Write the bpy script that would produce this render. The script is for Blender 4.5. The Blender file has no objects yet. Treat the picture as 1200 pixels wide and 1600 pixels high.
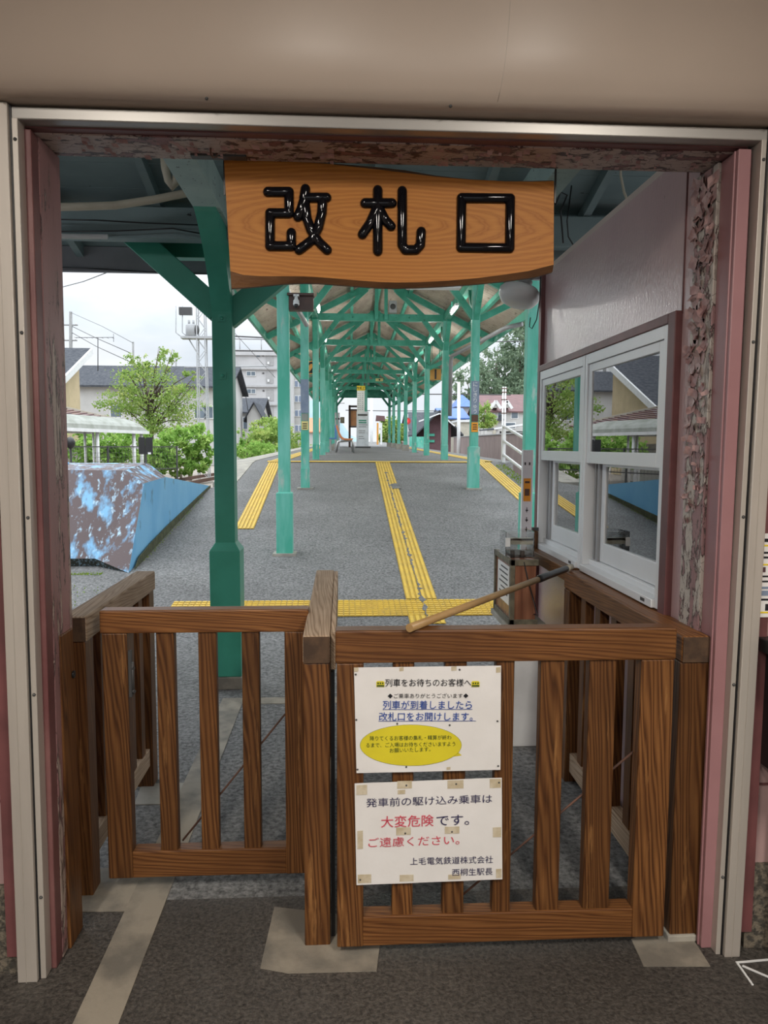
import bpy, bmesh, math, random
from mathutils import Vector, Matrix
import numpy as np
random.seed(7)
C = bpy.context.scene.collection
SC = bpy.context.scene

# ------------------------------------------------------------------ camera
F_PX, CX, CY, CAM_H = 1146.0, 600.0, 800.0, 1.55
ROT = Matrix(((0.9983984145, 0.0006448803, -0.0565702219),
              (-0.0564013882, 0.0893745075, -0.9943998596),
              (0.0044146668, 0.9959978823, 0.0892677387)))
cd = bpy.data.cameras.new('camera')
cam = bpy.data.objects.new('camera', cd)
C.objects.link(cam)
cam.matrix_world = Matrix.Translation((0, 0, CAM_H)) @ ROT.to_4x4()
cd.sensor_fit = 'HORIZONTAL'
cd.sensor_width = 36
cd.lens = F_PX / 1200 * 36
cd.clip_end = 2000
cd.clip_start = 0.02
SC.camera = cam

# ------------------------------------------------------------------ exposure, sky, lamps
SC.view_settings.view_transform = 'Standard'
SC.view_settings.look = 'None'
SC.view_settings.gamma = 1
SC.view_settings.use_curve_mapping = False
SC.view_settings.exposure = 0.36
SKY_STRENGTH = 1.0
ROOM_LAMP = 66.0
CANOPY_LAMP = 22.0

w = bpy.data.worlds.new('overcast_sky')
SC.world = w
w.use_nodes = True
nt = w.node_tree
nt.nodes.clear()
o_ = nt.nodes.new('ShaderNodeOutputWorld')
bg = nt.nodes.new('ShaderNodeBackground')
tc = nt.nodes.new('ShaderNodeTexCoord')
sx = nt.nodes.new('ShaderNodeSeparateXYZ')
mr = nt.nodes.new('ShaderNodeMapRange')
mr.inputs['From Min'].default_value = 0.12
mr.inputs['From Max'].default_value = 0.9
mr.inputs['To Min'].default_value = 0.86
mr.inputs['To Max'].default_value = 3.6
mpn = nt.nodes.new('ShaderNodeMapping')
mpn.inputs['Scale'].default_value = (1, 1, 2.5)
ns = nt.nodes.new('ShaderNodeTexNoise')
ns.inputs['Scale'].default_value = 3.2
ns.inputs['Detail'].default_value = 5
cr = nt.nodes.new('ShaderNodeValToRGB')
cr.color_ramp.elements[0].position = 0.35
cr.color_ramp.elements[0].color = (0.66, 0.74, 0.82, 1)
cr.color_ramp.elements[1].position = 0.58
cr.color_ramp.elements[1].color = (0.92, 0.945, 0.975, 1)
mu = nt.nodes.new('ShaderNodeVectorMath')
mu.operation = 'SCALE'
L = nt.links.new
L(tc.outputs['Generated'], sx.inputs[0])
L(sx.outputs['Z'], mr.inputs['Value'])
L(tc.outputs['Generated'], mpn.inputs[0])
L(mpn.outputs[0], ns.inputs['Vector'])
L(ns.outputs['Fac'], cr.inputs[0])
L(cr.outputs[0], mu.inputs[0])
L(mr.outputs[0], mu.inputs['Scale'])
L(mu.outputs[0], bg.inputs['Color'])
bg.inputs['Strength'].default_value = SKY_STRENGTH
L(bg.outputs[0], o_.inputs[0])


def area(name, loc, size, energy, color, rot=(0, 0, 0)):
    l = bpy.data.lights.new(name, 'AREA')
    l.shape = 'RECTANGLE'
    l.size, l.size_y = size
    l.energy = energy
    l.color = color
    o = bpy.data.objects.new(name, l)
    o.location = loc
    o.rotation_euler = rot
    C.objects.link(o)
    return o


# the waiting room's own ceiling tubes, behind the photographer
for nm, lx, ly in (('room_tube_light', -1.1, -0.5), ('room_tube_light', 1.2, -0.5), ('room_tube_light', 0.0, -3.0)):
    area(nm, (lx, ly, 3.05), (0.16, 1.2), ROOM_LAMP, (1.0, 0.93, 0.84))
# the ticket office's ceiling tube
area('office_tube_light', (2.9, 3.2, 2.5), (0.9, 0.1), 3.0, (1.0, 0.95, 0.9))


def at(px, py, y):
    """the point at depth y (metres beyond the camera) seen at px, py of the 1200 x 1600 photograph"""
    d = ROT @ Vector((px - CX, -(py - CY), -F_PX))
    return Vector((0, 0, CAM_H)) + d * (y / d.y)


# ------------------------------------------------------------------ object helpers
def world_of(o):
    v = Vector((0, 0, 0))
    while o is not None:
        v += o.location
        o = o.parent
    return v


def tag(o, label=None, cat=None, group=None, kind=None):
    if label: o['label'] = label
    if cat: o['category'] = cat
    if group: o['group'] = group
    if kind: o['kind'] = kind
    return o


def thing(name, loc, label, cat, group=None):
    o = bpy.data.objects.new(name, None)
    o.empty_display_size = 0.1
    C.objects.link(o)
    o.location = loc
    return tag(o, label, cat, group)


def copy_tree(o, parent=None):
    c = o.copy()
    C.objects.link(c)
    c.parent = parent
    for ch in list(o.children):
        copy_tree(ch, c)
    return c


class MB:
    def __init__(self):
        self.v, self.f, self.s = [], [], []

    def add(self, vs, fs, smooth=False):
        n = len(self.v)
        self.v += [tuple(p) for p in vs]
        self.f += [tuple(i + n for i in f) for f in fs]
        self.s += [smooth] * len(fs)
        return self

    def box(self, x0, x1, y0, y1, z0, z1, top=None):
        """top: (dx, dy) shift of the upper four corners"""
        dx, dy = top or (0, 0)
        vs = [(x0, y0, z0), (x1, y0, z0), (x1, y1, z0), (x0, y1, z0),
              (x0 + dx, y0 + dy, z1), (x1 + dx, y0 + dy, z1), (x1 + dx, y1 + dy, z1), (x0 + dx, y1 + dy, z1)]
        return self.add(vs, [(3, 2, 1, 0), (4, 5, 6, 7), (0, 1, 5, 4), (1, 2, 6, 5), (2, 3, 7, 6), (3, 0, 4, 7)])

    def bar(self, p, q, wd, ht, up=(0, 0, 1)):
        p, q, up = Vector(p), Vector(q), Vector(up)
        d = (q - p).normalized()
        s = d.cross(up)
        if s.length < 1e-4:
            s = d.cross(Vector((0, 1, 0)))
        s.normalize()
        u = s.cross(d)
        s, u = s * wd / 2, u * ht / 2
        vs = [e + a for e in (p, q) for a in (-s - u, s - u, s + u, -s + u)]
        return self.add(vs, [(0, 1, 2, 3), (7, 6, 5, 4), (0, 4, 5, 1), (1, 5, 6, 2), (2, 6, 7, 3), (3, 7, 4, 0)])

    def tube(self, pts, r, seg=10, caps=True, round_caps=False, flat=None):
        pts = [Vector(p) for p in pts]
        if round_caps:
            a = (pts[0] - pts[1]).normalized()
            b = (pts[-1] - pts[-2]).normalized()
            pre = [(pts[0] + a * r * math.sin(t), r * math.cos(t)) for t in (1.45, 1.1, 0.75, 0.35)]
            post = [(pts[-1] + b * r * math.sin(t), r * math.cos(t)) for t in (0.35, 0.75, 1.1, 1.45)]
            ring = pre + [(p, r) for p in pts] + post
        else:
            ring = [(p, r[i] if isinstance(r, (list, tuple)) else r) for i, p in enumerate(pts)]
        n0 = None
        rows = []
        for i, (p, rr) in enumerate(ring):
            a = ring[max(i - 1, 0)][0]
            b = ring[min(i + 1, len(ring) - 1)][0]
            d = (b - a).normalized()
            if n0 is None:
                n0 = d.cross(Vector((0, 0, 1)))
                if n0.length < 1e-3:
                    n0 = d.cross(Vector((0, 1, 0)))
            n0 = (n0 - d * n0.dot(d)).normalized()
            m = d.cross(n0)
            rows.append([p + (n0 * math.cos(t) + m * math.sin(t)) * rr for t in [2 * math.pi * k / seg for k in range(seg)]])
        vs = [v for row in rows for v in row]
        fs = []
        for i in range(len(rows) - 1):
            for k in range(seg):
                k2 = (k + 1) % seg
                fs.append((i * seg + k, i * seg + k2, (i + 1) * seg + k2, (i + 1) * seg + k))
        self.add(vs, fs, True)
        if caps:
            n = len(self.v)
            self.f += [tuple(n - len(vs) + k for k in reversed(range(seg))), tuple(n - seg + k for k in range(seg))]
            self.s += [False, False]
        return self

    def prism(self, poly, d):
        """poly: coplanar points (Vectors); d: extrusion vector"""
        poly = [Vector(p) for p in poly]
        d = Vector(d)
        n = len(poly)
        vs = poly + [p + d for p in poly]
        fs = [tuple(range(n)), tuple(reversed(range(n, 2 * n)))]
        fs += [(i, i + n, (i + 1) % n + n, (i + 1) % n) for i in range(n)]
        return self.add(vs, fs)

    def quad(self, a, b, c, d):
        return self.add([a, b, c, d], [(0, 1, 2, 3)])

    def lathe(self, prof, c=(0, 0, 0), axis=(0, 0, 1), seg=24, caps=True):
        """prof: (radius, height along axis)"""
        ax = Vector(axis).normalized()
        a = ax.cross(Vector((0, 1, 0)))
        if a.length < 1e-3:
            a = ax.cross(Vector((1, 0, 0)))
        a.normalize()
        b = ax.cross(a)
        c = Vector(c)
        vs = [c + ax * h + (a * math.cos(t) + b * math.sin(t)) * r for r, h in prof for t in [2 * math.pi * k / seg for k in range(seg)]]
        fs = []
        for i in range(len(prof) - 1):
            for k in range(seg):
                k2 = (k + 1) % seg
                fs.append((i * seg + k, i * seg + k2, (i + 1) * seg + k2, (i + 1) * seg + k))
        self.add(vs, fs, True)
        if caps:
            n = len(self.v)
            self.f += [tuple(n - len(vs) + k for k in reversed(range(seg))), tuple(n - seg + k for k in range(seg))]
            self.s += [False, False]
        return self

    def ball(self, c, r, sq=(1, 1, 1), seg=14):
        c = Vector(c)
        rows = seg // 2
        vs, fs = [], []
        for i in range(rows + 1):
            t = math.pi * i / rows
            for k in range(seg):
                p = 2 * math.pi * k / seg
                vs.append(c + Vector((math.sin(t) * math.cos(p) * r * sq[0], math.sin(t) * math.sin(p) * r * sq[1], math.cos(t) * r * sq[2])))
        for i in range(rows):
            for k in range(seg):
                k2 = (k + 1) % seg
                fs.append((i * seg + k, (i + 1) * seg + k, (i + 1) * seg + k2, i * seg + k2))
        return self.add(vs, fs, True)

    def build(self, name, mat, parent=None, bevel=0, origin=None):
        me = bpy.data.meshes.new(name)
        if parent is not None:
            og = world_of(parent)
        elif origin is not None:
            og = Vector(origin)
        else:
            a = np.array(self.v)
            lo, hi = a.min(0), a.max(0)
            og = Vector(((lo[0] + hi[0]) / 2, (lo[1] + hi[1]) / 2, lo[2]))
        me.from_pydata([(x - og.x, y - og.y, z - og.z) for x, y, z in self.v], [], self.f)
        me.polygons.foreach_set('use_smooth', self.s)
        me.update()
        bm = bmesh.new()
        bm.from_mesh(me)
        if len(bm.faces) < 20000:
            bmesh.ops.recalc_face_normals(bm, faces=bm.faces)
        bm.to_mesh(me)
        bm.free()
        me.materials.append(mat)
        o = bpy.data.objects.new(name, me)
        C.objects.link(o)
        if parent is not None:
            o.parent = parent
        else:
            o.location = og
        if bevel:
            m = o.modifiers.new('bevel', 'BEVEL')
            m.width = bevel
            m.segments = 2
            m.limit_method = 'ANGLE'
        return o


def struct(name, mb, m, label=None, parent=None, bevel=0):
    o = mb.build(name, m, parent, bevel)
    if parent is None:
        o['kind'] = 'structure'
        if label: o['label'] = label
    return o


def lettering(body, size, loc, mat, parent, ux=(1, 0, 0), uz=(0, 0, 1), width=None, align='LEFT', name='lettering', bold=0.0, depth=0.0004, vertical=False, squeeze=1.0):
    """text laid in the plane ux, uz at loc (world); width: exact length to fit"""
    cu = bpy.data.curves.new(name, 'FONT')
    cu.body = body
    cu.size = 1.0
    cu.align_x = align
    cu.offset = bold
    if vertical:
        cu.space_line = 1.02
    to = bpy.data.objects.new(name, cu)
    C.objects.link(to)
    bpy.context.view_layer.update()
    me = bpy.data.meshes.new_from_object(to.evaluated_get(bpy.context.evaluated_depsgraph_get()))
    C.objects.unlink(to)
    bpy.data.objects.remove(to)
    bpy.data.curves.remove(cu)
    xs = [v.co.x for v in me.vertices]
    k = size
    kx = k
    if width:
        kx = width / (max(xs) - min(xs))
    x0 = min(xs) if align == 'LEFT' else (max(xs) if align == 'RIGHT' else (min(xs) + max(xs)) / 2)
    ux, uz = Vector(ux), Vector(uz)
    og = world_of(parent)
    nrm = ux.cross(uz)
    for v in me.vertices:
        p = Vector(loc) + ux * ((v.co.x - x0) * kx) + uz * (v.co.y * k * squeeze) + nrm * depth
        v.co = p - og
    me.materials.clear()
    me.materials.append(mat)
    o = bpy.data.objects.new(name, me)
    C.objects.link(o)
    o.parent = parent
    return o


# ------------------------------------------------------------------ materials
def nodes_of(name):
    m = bpy.data.materials.new(name)
    m.use_nodes = True
    t = m.node_tree
    b = t.nodes['Principled BSDF']
    return m, t, b


def coords(t, stretch=(1, 1, 1), rnd=True):
    tc = t.nodes.new('ShaderNodeTexCoord')
    mp = t.nodes.new('ShaderNodeMapping')
    mp.inputs['Scale'].default_value = stretch
    if rnd:
        oi = t.nodes.new('ShaderNodeObjectInfo')
        ml = t.nodes.new('ShaderNodeVectorMath')
        ml.operation = 'MULTIPLY_ADD'
        ml.inputs[1].default_value = (17.3, 11.1, 5.7)
        t.links.new(oi.outputs['Random'], ml.inputs[0])
        t.links.new(tc.outputs['Object'], ml.inputs[2])
        t.links.new(ml.outputs[0], mp.inputs[0])
    else:
        t.links.new(tc.outputs['Object'], mp.inputs[0])
    return mp.outputs[0]


def noise(t, vec, scale, detail=5, rough=0.55, dist=0.0):
    n = t.nodes.new('ShaderNodeTexNoise')
    n.inputs['Scale'].default_value = scale
    n.inputs['Detail'].default_value = detail
    n.inputs['Roughness'].default_value = rough
    n.inputs['Distortion'].default_value = dist
    t.links.new(vec, n.inputs['Vector'])
    return n.outputs['Fac']


def ramp(t, fac, stops, interp='LINEAR'):
    r = t.nodes.new('ShaderNodeValToRGB')
    r.color_ramp.interpolation = interp
    e = r.color_ramp.elements
    while len(e) < len(stops):
        e.new(0.5)
    for i, (p, c) in enumerate(stops):
        e[i].position = p
        e[i].color = (*c, 1) if len(c) == 3 else c
    t.links.new(fac, r.inputs[0])
    return r.outputs[0]


def mixc(t, fac, a, b, mode='MIX'):
    m = t.nodes.new('ShaderNodeMix')
    m.data_type = 'RGBA'
    m.blend_type = mode
    for sock, v in ((m.inputs[0], fac), (m.inputs[6], a), (m.inputs[7], b)):
        if isinstance(v, (int, float)):
            sock.default_value = v
        elif isinstance(v, (tuple, list)):
            sock.default_value = (*v, 1) if len(v) == 3 else v
        else:
            t.links.new(v, sock)
    return m.outputs[2]


def bump(t, b, h, strength, dist=0.01):
    n = t.nodes.new('ShaderNodeBump')
    n.inputs['Strength'].default_value = strength
    n.inputs['Distance'].default_value = dist
    t.links.new(h, n.inputs['Height'])
    t.links.new(n.outputs[0], b.inputs['Normal'])


G = lambda v: (v, v, v)


def M(name, c1, c2=None, scale=5, lo=0.4, hi=0.62, rough=0.6, bmp=0, bscale=80, metal=0, stretch=(1, 1, 1), detail=5, c3=None, scale3=40, lo3=0.6, hi3=0.66, rnd=True):
    m, t, b = nodes_of(name)
    b.inputs['Roughness'].default_value = rough
    b.inputs['Metallic'].default_value = metal
    v = coords(t, stretch, rnd)
    if c2 is None:
        c2 = tuple(x * 0.86 for x in c1)
    col = ramp(t, noise(t, v, scale, detail), [(lo, c1), (hi, c2)])
    if c3 is not None:
        col = mixc(t, ramp(t, noise(t, v, scale3, 6, 0.65), [(lo3, G(0)), (hi3, G(1))]), col, c3)
    t.links.new(col, b.inputs['Base Color'])
    if bmp:
        bump(t, b, noise(t, v, bscale, 4), bmp, 0.006)
    return m


def wood(name, axis, light, mid, dark, scale=24.0, rough=0.45, wear=None):
    m, t, b = nodes_of(name)
    st = [1.0, 1.0, 1.0]
    st[axis] = 0.07
    v = coords(t, tuple(st))
    wv = t.nodes.new('ShaderNodeTexWave')
    wv.wave_type = 'BANDS'
    wv.bands_direction = 'DIAGONAL'
    wv.inputs['Scale'].default_value = scale
    wv.inputs['Distortion'].default_value = 11.0
    wv.inputs['Detail'].default_value = 2.0
    wv.inputs['Detail Scale'].default_value = 0.55
    t.links.new(v, wv.inputs['Vector'])
    st2 = [1.0, 1.0, 1.0]
    st2[axis] = 0.02
    v2 = coords(t, tuple(st2))
    fine = noise(t, v2, 160, 3)
    big = noise(t, coords(t), 3.0, 4)
    col = ramp(t, wv.outputs['Fac'], [(0.0, light), (0.40, mid), (0.72, dark), (0.88, mid), (1.0, light)])
    col = mixc(t, 0.42, col, ramp(t, fine, [(0.3, dark), (0.55, mid), (0.75, light)]))
    col = mixc(t, ramp(t, big, [(0.35, G(0.55)), (0.65, G(0.0))]), col, tuple(x * 0.62 for x in mid))
    if wear:
        col = mixc(t, ramp(t, noise(t, coords(t, tuple(st)), 26, 6, 0.7), [(0.60, G(0)), (0.68, G(0.8))]), col, wear)
    oi = t.nodes.new('ShaderNodeObjectInfo')
    col = mixc(t, 1.0, col, ramp(t, oi.outputs['Random'], [(0.0, G(0.74)), (1.0, G(1.12))]), 'MULTIPLY')
    t.links.new(col, b.inputs['Base Color'])
    b.inputs['Roughness'].default_value = rough
    b.inputs['Specular IOR Level'].default_value = 0.3
    bump(t, b, fine, 0.25, 0.003)
    return m


def peel(name, paint, under, bare, scale=9, thr=0.53, rough=0.5, stretch=(1, 1, 1)):
    """flaking paint: coat, undercoat and dark bare wood in hard-edged patches"""
    m, t, b = nodes_of(name)
    v = coords(t, stretch)
    n1 = noise(t, v, scale, 8, 0.68, 0.4)
    vo = t.nodes.new('ShaderNodeTexVoronoi')
    vo.feature = 'DISTANCE_TO_EDGE'
    vo.inputs['Scale'].default_value = scale * 4
    t.links.new(v, vo.inputs['Vector'])
    tone = ramp(t, noise(t, v, 3.5, 4), [(0.35, paint), (0.7, tuple(x * 0.72 for x in paint))])
    a = ramp(t, n1, [(thr, G(0)), (thr + 0.012, G(1))])
    edge = ramp(t, n1, [(thr - 0.02, G(0)), (thr - 0.008, G(1)), (thr + 0.004, G(1)), (thr + 0.012, G(0))])
    crack = ramp(t, vo.outputs['Distance'], [(0.0, G(1)), (0.025, G(0))])
    und = mixc(t, ramp(t, noise(t, v, scale * 3, 6), [(0.55, G(0)), (0.6, G(1))]), under, bare)
    col = mixc(t, a, tone, und)
    col = mixc(t, edge, col, tuple(x * 0.25 for x in paint))
    cm = t.nodes.new('ShaderNodeMath')
    cm.operation = 'MULTIPLY'
    t.links.new(crack, cm.inputs[0])
    t.links.new(ramp(t, n1, [(thr - 0.09, G(0)), (thr - 0.03, G(1))]), cm.inputs[1])
    col = mixc(t, cm.outputs[0], col, tuple(x * 0.3 for x in bare))
    t.links.new(col, b.inputs['Base Color'])
    b.inputs['Roughness'].default_value = rough
    inv = ramp(t, n1, [(thr - 0.01, G(1)), (thr + 0.01, G(0))])
    bump(t, b, inv, 0.8, 0.004)
    return m


def asphalt(name, c1, c2, rough=0.85, fine=(0.6, 1.35), sp=220):
    m, t, b = nodes_of(name)
    v = coords(t, rnd=False)
    big = ramp(t, noise(t, v, 0.9, 5, 0.6), [(0.35, c1), (0.65, c2)])
    g = noise(t, v, sp, 3, 0.7)
    col = mixc(t, 1.0, big, ramp(t, g, [(0.32, G(fine[0])), (0.7, G(fine[1]))]), 'MULTIPLY')
    t.links.new(col, b.inputs['Base Color'])
    rr = ramp(t, noise(t, v, 1.4, 4), [(0.4, G(rough)), (0.7, G(rough * 0.72))])
    t.links.new(rr, b.inputs['Roughness'])
    bump(t, b, g, 0.9, 0.006)
    return m


def emit(name, col, s):
    m, t, b = nodes_of(name)
    b.inputs['Base Color'].default_value = (*col, 1)
    b.inputs['Emission Color'].default_value = (*col, 1)
    b.inputs['Emission Strength'].default_value = s
    return m


def glass(name, tint=(0.93, 0.96, 0.95)):
    m, t, b = nodes_of(name)
    t.nodes.remove(b)
    out = t.nodes['Material Output']
    tr = t.nodes.new('ShaderNodeBsdfTransparent')
    tr.inputs[0].default_value = (*tint, 1)
    gl = t.nodes.new('ShaderNodeBsdfGlossy')
    gl.inputs['Roughness'].default_value = 0.0
    fr = t.nodes.new('ShaderNodeFresnel')
    fr.inputs['IOR'].default_value = 1.52
    k = t.nodes.new('ShaderNodeMath')       # reflection raised to brighten the mirrored view
    k.operation = 'MULTIPLY'
    k.use_clamp = True
    k.inputs[1].default_value = 2.8
    mx = t.nodes.new('ShaderNodeMixShader')
    t.links.new(fr.outputs[0], k.inputs[0])
    t.links.new(k.outputs[0], mx.inputs[0])
    t.links.new(tr.outputs[0], mx.inputs[1])
    t.links.new(gl.outputs[0], mx.inputs[2])
    t.links.new(mx.outputs[0], out.inputs[0])
    return m


def leaf(name, a, b_, c_):
    m, t, b = nodes_of(name)
    t.nodes.remove(b)
    v = coords(t)
    n = noise(t, v, 1.7, 6, 0.7)
    col = ramp(t, n, [(0.34, a), (0.5, b_), (0.68, c_)])
    d = t.nodes.new('ShaderNodeBsdfDiffuse')
    tl = t.nodes.new('ShaderNodeBsdfTranslucent')
    mx = t.nodes.new('ShaderNodeMixShader')
    mx.inputs[0].default_value = 0.35
    t.links.new(col, d.inputs[0])
    t.links.new(col, tl.inputs[0])
    t.links.new(d.outputs[0], mx.inputs[1])
    t.links.new(tl.outputs[0], mx.inputs[2])
    t.links.new(mx.outputs[0], t.nodes['Material Output'].inputs[0])
    return m


WL, WM, WD = (0.31, 0.138, 0.044), (0.175, 0.067, 0.020), (0.058, 0.020, 0.007)
dk = lambda c, k: tuple(v * k for v in c)
WX = wood('stained_wood_x', 0, WL, WM, WD)
WY = wood('stained_wood_y', 1, WL, WM, WD)
WZ = wood('stained_wood_z', 2, dk(WL, .80), dk(WM, .66), dk(WD, .6), 22.0, wear=(0.30, 0.145, 0.05))
WG = wood('weathered_lit_wood_y', 1, (0.68, 0.52, 0.38), (0.50, 0.355, 0.235), (0.22, 0.135, 0.075), 26, 0.75)  # weathered wood made paler to carry sky light on the rail tops
W_END = M('dark_end_grain', (0.10, 0.055, 0.028), (0.05, 0.027, 0.014), 18, rough=0.7)
W_BOX = wood('polished_copper_wood', 2, (0.36, 0.17, 0.10), (0.26, 0.11, 0.065), (0.15, 0.065, 0.04), 5, 0.25)
W_BARK = M('bark_edge', (0.10, 0.045, 0.018), (0.19, 0.085, 0.03), 9, rough=0.6, bmp=0.5, bscale=50, stretch=(0.3, 1, 1))
GREEN = M('green_paint', (0.032, 0.245, 0.165), (0.045, 0.30, 0.21), 2.5, rough=0.42, bmp=0.12, bscale=25, c3=(0.015, 0.05, 0.04), scale3=11, lo3=0.70, hi3=0.72)
GREEN_W = M('weathered_green_paint', (0.065, 0.40, 0.29), (0.17, 0.52, 0.43), 6, rough=0.55, bmp=0.2, bscale=30, stretch=(1, 1, 0.25), c3=(0.36, 0.5, 0.44), scale3=9, lo3=0.57, hi3=0.68)
GREEN_T = M('truss_green_paint', (0.036, 0.28, 0.19), (0.065, 0.36, 0.265), 4, rough=0.6, c3=(0.02, 0.1, 0.07), scale3=6, lo3=0.64, hi3=0.69)
GREY_T = M('grey_green_board_paint', (0.19, 0.255, 0.255), (0.15, 0.205, 0.21), 3, rough=0.65, bmp=0.2, c3=(0.012, 0.016, 0.017), scale3=13, lo3=0.66, hi3=0.68, stretch=(0.5, 1, 1))
GREY_P = M('pale_grey_green_paint', (0.30, 0.40, 0.37), (0.24, 0.33, 0.31), 4, rough=0.6, c3=(0.05, 0.06, 0.06), scale3=22, lo3=0.64, hi3=0.66)
PINK = M('pink_enamel', (0.34, 0.175, 0.182), (0.30, 0.152, 0.158), 3, rough=0.33, bmp=0.08, bscale=40)
PINK_W = M('pink_gloss_wall', (0.52, 0.365, 0.36), (0.48, 0.33, 0.33), 2.2, rough=0.3, bmp=0.35, bscale=90, stretch=(1, 1, 0.35), c3=(0.2, 0.12, 0.115), scale3=30, lo3=0.70, hi3=0.74)
def add_coat(m, wt, ro):
    b = m.node_tree.nodes['Principled BSDF']
    b.inputs['Coat Weight'].default_value = wt
    b.inputs['Coat Roughness'].default_value = ro
    b.inputs['Coat IOR'].default_value = 1.7
    nb = [n for n in m.node_tree.nodes if n.type == 'BUMP']
    if nb: m.node_tree.links.new(nb[0].outputs[0], b.inputs['Coat Normal'])
add_coat(PINK_W, 0.8, 0.22)
PINK_I = M('pink_wall_panel', (0.40, 0.27, 0.255), (0.37, 0.245, 0.235), 2, rough=0.5)
CREAM_I = M('cream_wall_panel', (0.46, 0.385, 0.34), (0.42, 0.35, 0.31), 2, rough=0.5)
MAROON = M('maroon_paint', (0.125, 0.042, 0.042), (0.19, 0.085, 0.08), 3, rough=0.5, bmp=0.15, bscale=30)
TRIM_R = M('dark_red_trim_paint', (0.17, 0.062, 0.062), (0.12, 0.045, 0.045), 5, rough=0.45)
PEEL_J = peel('flaking_pink_paint', (0.33, 0.175, 0.175), (0.42, 0.33, 0.28), (0.10, 0.065, 0.055), 7, 0.56, stretch=(2.5, 2.5, 0.35))
PEEL_L = peel('badly_flaking_maroon_paint', (0.25, 0.12, 0.12), (0.42, 0.33, 0.29), (0.06, 0.03, 0.028), 8, 0.46, stretch=(0.7, 1.5, 1.5))
PEEL_R = peel('curling_pink_paint', (0.36, 0.21, 0.21), (0.50, 0.45, 0.40), (0.30, 0.25, 0.22), 7, 0.48, stretch=(2, 2, 0.7))
FLAKE = M('curled_paint_flake', (0.44, 0.29, 0.275), (0.30, 0.17, 0.165), 30, rough=0.4)
ALU = M('aluminium', (0.56, 0.56, 0.55), (0.48, 0.48, 0.47), 3, rough=0.32, metal=0.85, stretch=(3, 3, 0.2))
ALU_H = M('dull_aluminium', (0.40, 0.385, 0.36), (0.34, 0.325, 0.305), 3, rough=0.35, metal=0.5, stretch=(0.3, 3, 3))
ALU_W = M('satin_aluminium_sash', (0.80, 0.82, 0.84), (0.75, 0.77, 0.79), 2, rough=0.35, metal=0.1)
ALU_C = M('cream_aluminium', (0.50, 0.46, 0.41), (0.44, 0.40, 0.355), 4, rough=0.4, metal=0.3, stretch=(3, 3, 0.3))
SHUT = M('cream_shutter_cover', (0.53, 0.44, 0.365), (0.50, 0.415, 0.345), 1.5, rough=0.4)
DARK = M('black_metal', (0.012, 0.012, 0.013), None, rough=0.4)
DKGREY = M('dark_grey_metal', (0.06, 0.06, 0.06), None, rough=0.5)
RUBBER = M('black_rubber', (0.008, 0.008, 0.009), None, rough=0.35)
FLOOR = asphalt('worn_shaded_asphalt', (0.044, 0.039, 0.034), (0.075, 0.066, 0.057), 0.62, (0.4, 1.7), 85)  # worn asphalt with the dim indoor light put into its colour
ASPH = asphalt('grey_asphalt', (0.125, 0.125, 0.123), (0.165, 0.165, 0.162), 0.95, (0.35, 1.7), 42)
CONC = M('concrete', (0.36, 0.34, 0.29), (0.25, 0.235, 0.205), 5, rough=0.8, bmp=0.25, bscale=60)
CONC_D = M('stained_concrete', (0.30, 0.265, 0.21), (0.16, 0.145, 0.12), 6, rough=0.75, bmp=0.25, bscale=60)
PEBBLE = M('pebbledash', (0.16, 0.135, 0.10), (0.05, 0.045, 0.036), 60, 0.42, 0.58, rough=0.8, bmp=1.0, bscale=70)
YEL = M('yellow_tactile_paint', (0.66, 0.44, 0.05), (0.56, 0.37, 0.055), 5, rough=0.6, c3=(0.30, 0.25, 0.12), scale3=28, lo3=0.60, hi3=0.68, rnd=False)
YEL_D = M('darker_yellow_tactile_pad', (0.52, 0.34, 0.04), (0.40, 0.27, 0.045), 6, rough=0.7, rnd=False)  # pad a darker yellow than the raised bars
BLUEP = M('peeling_sky_blue_paint', (0.17, 0.46, 0.76), (0.22, 0.52, 0.80), 3, rough=0.6, bmp=0.3, bscale=40, c3=(0.07, 0.10, 0.12), scale3=5, lo3=0.62, hi3=0.75, stretch=(1, 1, 0.5))
BLUEW = M('worn_blue_and_brown_concrete', (0.115, 0.085, 0.085), (0.20, 0.43, 0.66), 6.0, 0.52, 0.64, rough=0.75, bmp=0.5, bscale=40, stretch=(1, 1, 0.2), detail=12, c3=(0.42, 0.60, 0.74), scale3=15, lo3=0.56, hi3=0.66)
WHITEP = M('white_paint', (0.72, 0.73, 0.73), (0.64, 0.65, 0.65), 5, rough=0.45)
GREYP = M('grey_paint', (0.36, 0.37, 0.38), None, rough=0.5)
PAPER = M('laminated_white_paper', (0.80, 0.785, 0.77), (0.75, 0.735, 0.715), 6, rough=0.3, bmp=0.25, bscale=14)
PAPER_Y = M('yellow_printed_paper', (0.72, 0.62, 0.03), None, 4, rough=0.35)
TAPE = M('yellowed_tape', (0.62, 0.55, 0.42), (0.50, 0.42, 0.28), 30, rough=0.3)
INK = M('black_ink', (0.012, 0.012, 0.016), None, rough=0.4)
INK_B = M('blue_ink', (0.02, 0.075, 0.36), None, rough=0.4)
INK_N = M('navy_ink', (0.03, 0.025, 0.09), None, rough=0.4)
INK_R = M('faded_red_ink', (0.62, 0.07, 0.11), None, rough=0.4)
INK_G = M('dark_green_ink', (0.05, 0.09, 0.02), None, rough=0.4)
MAST_G = M('pale_grey_steel', (.42, .43, .44), (.36, .37, .38), 4, rough=.5)
POLE_G = M('grey_concrete_pole', (.24, .24, .235), None, rough=.8)
LACQ = M('black_lacquer', (0.005, 0.005, 0.007), None, rough=0.07)
LACQ.node_tree.nodes['Principled BSDF'].inputs['Specular IOR Level'].default_value = 0.35
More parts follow.
